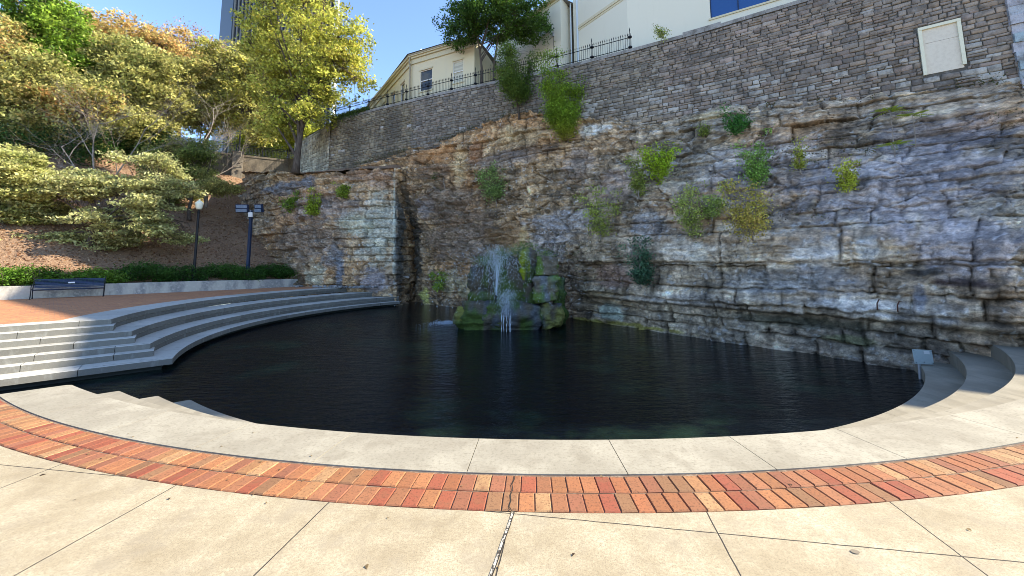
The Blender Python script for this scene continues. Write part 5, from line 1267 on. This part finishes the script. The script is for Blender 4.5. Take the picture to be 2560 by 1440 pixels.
g = 9.8; ang = np.abs(rg.normal(0, .30, n)); az = rg.uniform(0, 2 * np.pi, n); v0 = 6.35 * rg.uniform(.82, 1.02, n)
vel = np.stack([np.sin(ang) * np.cos(az), np.sin(ang) * np.sin(az), np.cos(ang)], 1) * v0[:, None]
tf = rg.uniform(0, 1, n) ** .8 * 1.15
Pp = noz + vel * tf[:, None] + np.stack([rg.normal(0, .07, n) * (.3 + tf), rg.normal(0, .05, n), -.5 * g * tf ** 2], 1); Dv = vel - np.stack([0 * tf, 0 * tf, g * tf], 1)
k = Pp[:, 2] > -.25; Pp, Dv, tk = Pp[k], Dv[k], tf[k]
V1, F1 = drops(Pp, Dv, rg.uniform(.012, .045, len(Pp)), rg.uniform(.004, .0105, len(Pp)))
n = 1700; f = rg.uniform(0, 1, n) ** 1.2
P2 = np.stack([-.28 + rg.normal(0, .26, n) * (1 - .6 * f), 16.0 + rg.normal(0, .14, n), .35 - 1.0 * f + rg.normal(0, .1, n)], 1)
V3, F3 = drops(P2, rg.normal(size=(n, 3)) + np.array([0, 0, -1.5]), rg.uniform(.01, .035, n), rg.uniform(.003, .010, n))
jet = empty('fountain_jet', 'white water jet spraying up and falling in front of the mossy boulders', 'fountain', tuple(noz))
o1 = np_mesh('spray', V1 - noz, F1, M_spray, jet); o1['kind'] = 'stuff'
o2 = np_mesh('cascade', V3 - noz, F3, M_spray, jet); o2['kind'] = 'stuff'
mb = MB(); rr = random.Random(4)
for x in (-.44, -.37, -.24, -.13, -.08):
    pts = [(x + rr.uniform(-.02, .02), 15.78 + rr.uniform(-.03, .03), z) for z in np.linspace(-.55, -1.2, 8)]
    mb.tube(pts, [rr.uniform(.006, .018) for _ in pts], 5, cap=False)
for k in range(9):
    a = rr.uniform(0, 6.28); s = rr.uniform(.12, .3)
    pts = [(noz[0] + math.cos(a) * s * t, noz[1] + math.sin(a) * s * t, noz[2] + 6.2 * math.cos(s) * t * .28 - 4.9 * (t * .28) ** 2) for t in np.linspace(0, 1, 7)]
    mb.tube(pts, [.016 * (1 - .7 * i / 7) for i in range(7)], 4, cap=False)
mb.build('stream', M_spray, jet)['kind'] = 'stuff'
mb = MB(); mb.lathe([(.03, -.3), (.03, .0), (.02, .02)], tuple(noz), 8); mb.build('nozzle', M_black, jet)
# splash and drifting foam on the water
n = 2200; a = rg.uniform(0, 6.28, n); r_ = np.abs(rg.normal(0, .30, n))
P3 = np.stack([-2.95 + r_ * np.cos(a) * 1.5, 18.0 + r_ * np.sin(a), WATER + .01 + np.abs(rg.normal(0, .05, n)) * (r_ < .5)], 1)
n2 = 200; a = rg.uniform(np.pi, 2 * np.pi, n2); P4 = np.stack([2.4 * np.cos(a) + rg.normal(0, .15, n2), 16.75 + 1.15 * np.sin(a) + rg.normal(0, .15, n2), np.full(n2, WATER + .008)], 1)
n3 = 60; a = rg.uniform(0, 6.28, n3); r3 = rg.uniform(0, 1, n3) ** .5 * 10; P5 = np.stack([C0[0] + r3 * np.cos(a), C0[1] + r3 * np.sin(a) * .9, np.full(n3, WATER + .008)], 1)
P5 = P5[P5[:, 1] < 24 - .9 * np.abs(P5[:, 0])]
Pa = P3; Vs, Fs = drops(Pa, rg.normal(size=(len(Pa), 3)) * np.array([1, .4, .02]), rg.uniform(.008, .03, len(Pa)), rg.uniform(.004, .011, len(Pa)))
tag(np_mesh('foam', Vs, Fs, M_spray), 'white splash and foam flecks on the dark water by the boulders', 'foam', kind='stuff')
# ================================================================== BENCH
def place(mbs, M):
    pass
def bench():
    a = math.atan2(.70, .714); root = empty('park_bench', 'black slatted metal park bench with a small pale plaque, against the low wall', 'bench', (-21.78, 19.2, 0), a)
    W = 2.35                                   # local x along, local -y is the front
    def B(name, mb, mat, p=root): return mb.build(name, mat, p, world_parent=False)
    mb = MB()
    for k in range(8): mb.box((0, -.22 + k * .062 - .02, .44 - abs(k - 4) * .004), (W - .06, .045, .014), bevel=.004)
    seat = B('seat', mb, M_bluemetal)
    mb = MB()
    for k in range(7): mb.box((0, .255 + k * .017, .52 + k * .062), (W - .06, .014, .046), rx=R(-14), bevel=.004)
    back = B('backrest', mb, M_bluemetal)
    mb = MB(); mb.box((.02, .285, .725), (.22, .012, .07), rx=R(-14)); o = mb.build('plaque', M_white, None, world_parent=False); o.parent = back
    for x in (-W / 2, W / 2):
        mb = MB()
        mb.tube([(x, -.30, 0), (x, -.27, .22), (x, -.26, .43), (x, -.10, .44), (x, .20, .43), (x, .26, .55), (x, .38, .95)], [.022, .018, .02, .02, .02, .02, .016], 6)
        mb.tube([(x, .34, 0), (x, .24, .22), (x, .21, .43)], [.022, .018, .02], 6); mb.lathe([(.0, 0), (.03, .02), (.03, .05), (0, .07)], (x, .385, .94), 8)
        mb.box((x, -.30, .01), (.05, .09, .02)); mb.box((x, .34, .01), (.05, .09, .02)); B('leg', mb, M_black)
        mb = MB(); mb.tube([(x, -.27, .43), (x, -.31, .56), (x, -.29, .66), (x, -.1, .675), (x, .28, .66)], [.016, .016, .02, .018, .016], 6); mb.lathe([(0, -.03), (.035, 0), (0, .03)], (x, -.30, .655), 8); B('armrest', mb, M_black)
    mb = MB(); mb.tube([(-W / 2, 0, .40), (W / 2, 0, .40)], .014, 6); B('stretcher', mb, M_black)
bench()
# ================================================================== LAMPS
M_globe = pmat('lamp_glass', (.86, .84, .66), .35, layers=[(5, 3, .5, .8, (.78, .74, .5), .5)])
def lamp(label, x, y, z, h, group=None, banner=False, s=1.0):
    root = empty('street_lamp', label, 'street lamp', (x, y, z), 0, group)
    mb = MB(); mb.lathe([(.26, -.1), (.26, .04), (.20, .08), (.19, .16), (.13, .24), (.115, .75), (.09, .82), (.075, 1.0), (.06, h - .75), (.085, h - .72), (.085, h - .66), (.05, h - .62), (.05, h - .56), (.12, h - .52)], (x, y, z), 12)
    mb.build('post', M_black, root, smooth=False)
    mb = MB(); mb.lathe([(.12, h - .52), (.17, h - .42), (.215, h - .16), (.22, h - .10), (.15, h - .04), (.10, h + .02), (.05, h + .05)], (x, y, z), 12)
    gl = mb.build('lamp_shade', M_globe, root, smooth=True)
    mb = MB(); mb.lathe([(.05, h + .05), (.035, h + .08), (.045, h + .11), (.0, h + .16)], (x, y, z), 8); mb.build('finial', M_globe, root)
    if banner:
        mb = MB(); mb.tube([(x, y, z + 3.3), (x - .75, y - .1, z + 3.3)], .012, 5); mb.tube([(x, y, z + 2.2), (x - .75, y - .1, z + 2.2)], .012, 5); mb.build('bracket', M_black, root)['kind'] = 'stuff'
        mb = MB(); mb.box((x - .40, y - .05, z + 2.75), (.62, .012, 1.04), rz=R(-7)); mb.build('banner', pmat('teal_fabric', (.01, .20, .24), .7, layers=[(3, 3, .5, .65, (.06, .30, .36), .7)]), root)
    return root
lamp('black lamp post with cream acorn globe in the bed between the hedge bushes', -19.45, 23.75, hz(-19.45, 23.75), 5.0)
lamp('lamp post with white globe behind the walkway railing near the person', -34.2, 41.2, 13.25, 4.4)
lamp('lamp post carrying a teal banner, standing on the walkway pilaster', -29.0, 40.05, 13.30, 4.6, banner=True)
# ---- floodlight pole --------------------------------------------------
fx, fy = -18.05, 26.5; fz = hz(fx, fy)
root = empty('floodlight_pole', 'dark square pole carrying two twin floodlights and a small white box', 'floodlight', (fx, fy, fz))
mb = MB(); mb.box((fx, fy, fz + .12), (.46, .46, .6), bevel=.02); mb.build('footing', M_concrete, root)
mb = MB(); mb.box((fx, fy, fz + 2.35), (.16, .16, 4.1), bevel=.01); mb.tube([(fx - .5, fy, fz + 4.42), (fx - .12, fy, fz + 4.30), (fx, fy, fz + 4.0)], .035, 6); mb.box((fx, fy, fz + 4.44), (1.0, .07, .07)); mb.build('pole', M_bluemetal, root)
for sx_, rz_ in ((-1, R(6)), (1, R(-14))):
    cx = fx + sx_ * .58; mb = MB(); mb.box((cx, fy - .1, fz + 4.60), (.78 if sx_ < 0 else .60, .16, .56), rz=rz_, rx=R(12), bevel=.02)
    fl = mb.build('floodlight', M_bluemetal, root); g2 = MB()
    for dz_ in (-.135, .135): g2.box((cx + math.sin(rz_) * .09, fy - .20, fz + 4.60 + dz_ - .02), ((.70 if sx_ < 0 else .52), .02, .20), rz=rz_, rx=R(12))
    go = g2.build('lens', pmat('lens_glass', (.16, .22, .30), .2, layers=[(8, 3, .4, .7, (.30, .36, .44), .6)]), None); go.parent = fl; go.matrix_parent_inverse = Matrix.Translation(root.location).inverted()
mb = MB(); mb.box((fx + .07, fy - .16, fz + 4.16), (.26, .12, .32), bevel=.01); mb.tube([(fx + .02, fy - .16, fz + 4.3), (fx + .02, fy - .16, fz + 4.5)], .012, 5); mb.build('control_box', M_white, root)
# ---- instruction sign over the water ----------------------------------
P_ = [(9.26, 9.2, -.52), (9.70, 9.2, -.55), (9.72, 9.2, -.87), (9.29, 9.2, -.85)]
root = empty('sign_board', 'small grey sign panel on a post at the water edge beside the right hand steps', 'sign', (9.40, 9.25, WATER))
mb = MB(); n_ = Vector((0, -.018, .01)); vs = [Vector(p) for p in P_] + [Vector(p) - n_ for p in P_]; mb.add(vs, [(0, 3, 2, 1), (4, 5, 6, 7), (0, 1, 5, 4), (1, 2, 6, 5), (2, 3, 7, 6), (3, 0, 4, 7)])
pn = mb.build('panel', pmat('sign_face', (.46, .52, .50), .6, layers=[(16, 5, .5, .7, (.38, .43, .41), .6)]), root)
a_, b2, c2_, d2 = [Vector(p) for p in P_]
def sp_(u, v, o): return (a_ * (1 - u) + b2 * u) * (1 - v) + (d2 * (1 - u) + c2_ * u) * v + Vector((0, -.004 * o, .002))
mb = MB(); mb.add([sp_(.55, .08, 1), sp_(.85, .08, 1), sp_(.86, .30, 1), sp_(.56, .30, 1)], [(3, 2, 1, 0)]); lb = mb.build('sticker', M_white, None); lb.parent = pn; lb.matrix_parent_inverse = Matrix.Translation(root.location).inverted()
mb = MB()
for u, v in ((.05, .07), (.95, .07), (.05, .93), (.95, .93), (.48, .87)): q = sp_(u, v, 1); mb.box(tuple(q), (.016, .006, .016))
sc = mb.build('screw', M_black, None); sc['kind'] = 'stuff'; sc.parent = pn; sc.matrix_parent_inverse = Matrix.Translation(root.location).inverted()
mb = MB(); mb.tube([(9.42, 9.24, -.72), (9.40, 9.26, -1.9)], .028, 8); mb.build('post', M_grey, root)
# ---- rusty hooks in the cliff -----------------------------------------
for (x, y, z), lab in (((9.30, 10.02, .42), 'rusty upright iron hook in the lower right cliff'), ((9.62, 9.82, .40), 'rusty curled iron hook right of the upright one')):
    mb = MB(); mb.tube([(x + .25, y + .25, z - .16), (x, y, z - .14), (x - .02, y - .03, z + .02), (x + .04, y - .03, z + .12), (x + .09, y - .03, z + .10)], [.016, .016, .014, .012, .008], 6)
    tag(mb.build('iron_hook', pmat('rusty_iron', (.10, .045, .03), .9, .2)), lab, 'hook')
# ================================================================== WALKWAY AND RAILING
wk = np.array([(-44, 28.6), (-40, 33.2), (-33.6, 37.2), (-29.1, 40.1), (-25.2, 42.3), (-22.6, 41.0)], float)
mb = MB(); L = plen(wk); n = 60; q = wall_pt(wk, np.linspace(0, L, n)); qi = wall_pt(wk, np.linspace(0, L, n), -.4)
mb.add([(x, y, 9.0) for x, y in q] + [(x, y, 13.26) for x, y in q] + [(x, y, 13.26) for x, y in qi], [(a * n + i, a * n + i + 1, (a + 1) * n + i + 1, (a + 1) * n + i) for a in range(2) for i in range(n - 1)])
q2 = wall_pt(wk, np.linspace(0, L, n), .06); mb.add([(x, y, z) for z in (13.10, 13.30) for x, y in q2], [(i, i + 1, n + i + 1, n + i) for i in range(n - 1)])
tag(mb.build('walkway_wall', pmat('aged_concrete', (.17, .145, .11), .9, layers=[((1.2, 1.2, .6), 6, .42, .6, (.07, .06, .05), .85), (8, 5, .5, .7, (.26, .22, .17), .6)])), 'concrete retaining wall under the upper walkway at left', 'wall')
mb = MB(); mb.box((-28.85, 39.75, 11.9), (.9, .7, 2.9), rz=R(33), bevel=.03); mb.box((-28.85, 39.75, 13.40), (1.05, .85, .12), rz=R(33), bevel=.02)
tag(mb.build('pilaster', pmat('stained_concrete', (.22, .19, .15), .9, layers=[((2, 2, .7), 6, .42, .6, (.10, .085, .07), .8)])), 'square concrete pilaster below the banner lamp on the upper walkway', 'pillar')
rail = empty('railing', 'black metal railing with thin bars along the upper walkway', 'railing', (-29, 40.2, 13.3))
def wp(t, z): p = wall_pt(wk, t, .0)[0]; return (float(p[0]), float(p[1]), z)
t = 0; ts = list(np.arange(0, L, 2.35)) + [L - .05]
for t in ts:
    mb = MB(); mb.tube([wp(t, 13.25), wp(t, 14.42)], .055, 5); mb.build('post', M_black, rail)
for a, b_ in zip(ts[:-1], ts[1:]):
    mb = MB()
    for z in (13.40, 14.18, 14.36): mb.tube([wp(a, z), wp((a + b_) / 2, z), wp(b_, z)], .040 if z > 14.3 else .028, 4)
    mb.build('rail', M_black, rail)
    mb = MB(); k = max(2, int((b_ - a) / .13))
    for i in range(1, k): mb.tube([wp(a + (b_ - a) * i / k, 13.40), wp(a + (b_ - a) * i / k, 14.18)], .015, 3, cap=False)
    mb.build('bar_panel', M_black, rail)
# tan fence panels far behind the railing
mb = MB(); rr = random.Random(3)
for i in range(70):
    x = -38 + i * .23; y = 47.5 + i * .10; k = rr.uniform(.8, 1.15); mb.box((x, y, 14.0), (.21, .03, 1.5), rz=R(24), c_=(.50 * k, .36 * k, .17 * k))
tag(mb.build('board_fence', pmat('tan_boards', None, .8, attr=True, layers=[((2, 2, 8), 4, .5, .7, (.36, .24, .12), .4)])), 'sunlit tan board fence seen through the walkway railing', 'fence')
# ---- person on the walkway --------------------------------------------
def person(x, y, z):
    root = empty('person', 'person in a white top and blue jeans walking behind the upper railing', 'person', (x, y, z), 0)
    J = {'pel': (0, 0, .95), 'che': (0, 0, 1.30), 'neck': (0, 0, 1.48), 'hd': (0, -.02, 1.60), 'top': (0, -.01, 1.73),
         'sl': (-.19, 0, 1.42), 'el': (-.25, .03, 1.14), 'wl': (-.24, -.06, .90), 'hl': (-.235, -.09, .82), 'sr': (.19, 0, 1.42), 'er': (.25, .06, 1.15), 'wr': (.22, -.08, .98), 'hr': (.21, -.14, .93),
         'pl': (-.10, 0, .90), 'kl': (-.11, -.08, .50), 'al': (-.11, .02, .09), 'tl': (-.11, -.14, .03), 'pr': (.10, 0, .90), 'kr': (.11, .02, .50), 'ar': (.11, .16, .10), 'tr': (.11, .04, .03)}
    E_ = [('pel', 'che'), ('che', 'neck'), ('neck', 'hd'), ('hd', 'top'), ('neck', 'sl'), ('sl', 'el'), ('el', 'wl'), ('wl', 'hl'), ('neck', 'sr'), ('sr', 'er'), ('er', 'wr'), ('wr', 'hr'), ('pel', 'pl'), ('pl', 'kl'), ('kl', 'al'), ('al', 'tl'), ('pel', 'pr'), ('pr', 'kr'), ('kr', 'ar'), ('ar', 'tr')]
    rad = {'pel': .14, 'che': .15, 'neck': .055, 'hd': .095, 'top': .07, 'sl': .06, 'el': .045, 'wl': .032, 'hl': .038, 'sr': .06, 'er': .045, 'wr': .032, 'hr': .038, 'pl': .095, 'kl': .062, 'al': .045, 'tl': .04, 'pr': .095, 'kr': .062, 'ar': .045, 'tr': .04}
    def skin(nm, keys, ex, mat, par):
        ks = list(keys); me = bpy.data.meshes.new(nm); me.from_pydata([J[k] for k in ks], [(ks.index(a), ks.index(b_)) for a, b_ in E_ if a in ks and b_ in ks], []); me.update()
        o = link(nm, me, par); me.materials.append(mat); o.modifiers.new('skin', 'SKIN')
        for i, k in enumerate(ks): r_ = rad[k] + ex; me.skin_vertices[0].data[i].radius = (r_, r_ * (.75 if k in ('che', 'pel') else 1)); me.skin_vertices[0].data[i].use_root = (i == 0)
        s = o.modifiers.new('sub', 'SUBSURF'); s.levels = s.render_levels = 1; return o
    M_skin = pmat('skin', (.42, .25, .18), .6)
    skin('body', list(J), 0, M_skin, root)
    skin('shirt', ['che', 'pel', 'neck', 'sl', 'el', 'sr', 'er'], .022, M_white, root)
    skin('jeans', ['pel', 'pl', 'kl', 'al', 'pr', 'kr', 'ar'], .018, pmat('denim', (.07, .11, .20), .9), root)
    mb = MB(); mb.lathe([(.03, -.13), (.095, -.10), (.112, 0), (.09, .08), (.03, .125)], (0, .015, 1.66), 10); o = mb.build('hair', pmat('dark_hair', (.03, .02, .015), .8), root, True, world_parent=False)
person(-33.3, 40.6, 13.24)
# ================================================================== TOWER BEHIND THE TREES
tw = empty('tower_block', 'tall dark tower with pale vertical fins behind the yellow trees', 'building', (-70, 112, 13))
mb = MB(); vs = [(-84.5, 110, 10), (-52.5, 110, 10), (-68, 140, 10), (-112, 140, 10)]; mb.add(vs + [(x, y, 118) for x, y, z in vs], [(0, 1, 5, 4), (1, 2, 6, 5), (2, 3, 7, 6), (3, 0, 4, 7), (4, 5, 6, 7)])
mb.build('wall', pmat('dark_cladding', (.03, .038, .055), .5), tw)
mb = MB()
for i in range(28):
    x = -83.6 + i * 1.12; mb.box((x, 109.72, 64), (.34, .5, 108))
mb.build('fin', pmat('pale_concrete_fin', (.19, .185, .18), .8), tw)
mb = MB(); mb.box((-52.6, 109.6, 64), (1.0, 1.2, 108)); mb.build('corner_pier', M_white, tw)
# ---- stones in the bed at the foot of the outcrop, pavement debris -----
mb = MB(); rr = random.Random(11)
for i in range(60):
    u = rr.uniform(0, 1); x = -9.0 - 6.2 * u + rr.uniform(-.2, .2); y = 26.0 + 1.5 * u ** 1.5 - rr.uniform(.05, .55); s = rr.uniform(.05, .22)
    mb.box((x, y, s * .3), (s * rr.uniform(1, 1.8), s, s * .8), rz=rr.uniform(0, 3), rx=rr.uniform(-.3, .3), bevel=s * .25, c_=(.25 * rr.uniform(.7, 1.3),) * 3)
tag(mb.build('rubble', M_mason), 'broken stone rubble along the foot of the outcrop', 'rubble', kind='stuff')
rg = np.random.RandomState(31); n = 46
Pd = np.stack([rg.uniform(-4, 4.5, n), rg.uniform(2.0, 4.2, n), np.full(n, .008)], 1); Pd = Pd[(np.hypot(Pd[:, 0] - C0[0], Pd[:, 1] - C0[1]) > 13.2)]
n = 240; Pq = np.stack([rg.uniform(-22, -12, n), rg.uniform(11, 26, n), np.full(n, .02)], 1); Pq = Pq[np.hypot(Pq[:, 0] - C0[0], Pq[:, 1] - C0[1]) > 15.5]
tag(leaf_cloud('loose_leaves', np.r_[Pd, Pq], .03, np.array([(.10, .07, .05), (.30, .22, .12)])[rg.randint(2, size=len(Pd) + len(Pq))], M_leaf, None, rg, 3.0), 'a few small dead leaves lying on the paving', 'leaves', kind='stuff')
# dark round spot stain on the paving
mb = MB(); mb.add([(1.77 + .022 * math.cos(a), 2.17 + .016 * math.sin(a), .004) for a in np.linspace(0, 6.283, 18)[:-1]], [tuple(range(17))])
tag(mb.build('paving_stain', pmat('stain', (.22, .18, .13), .9)), kind='structure')
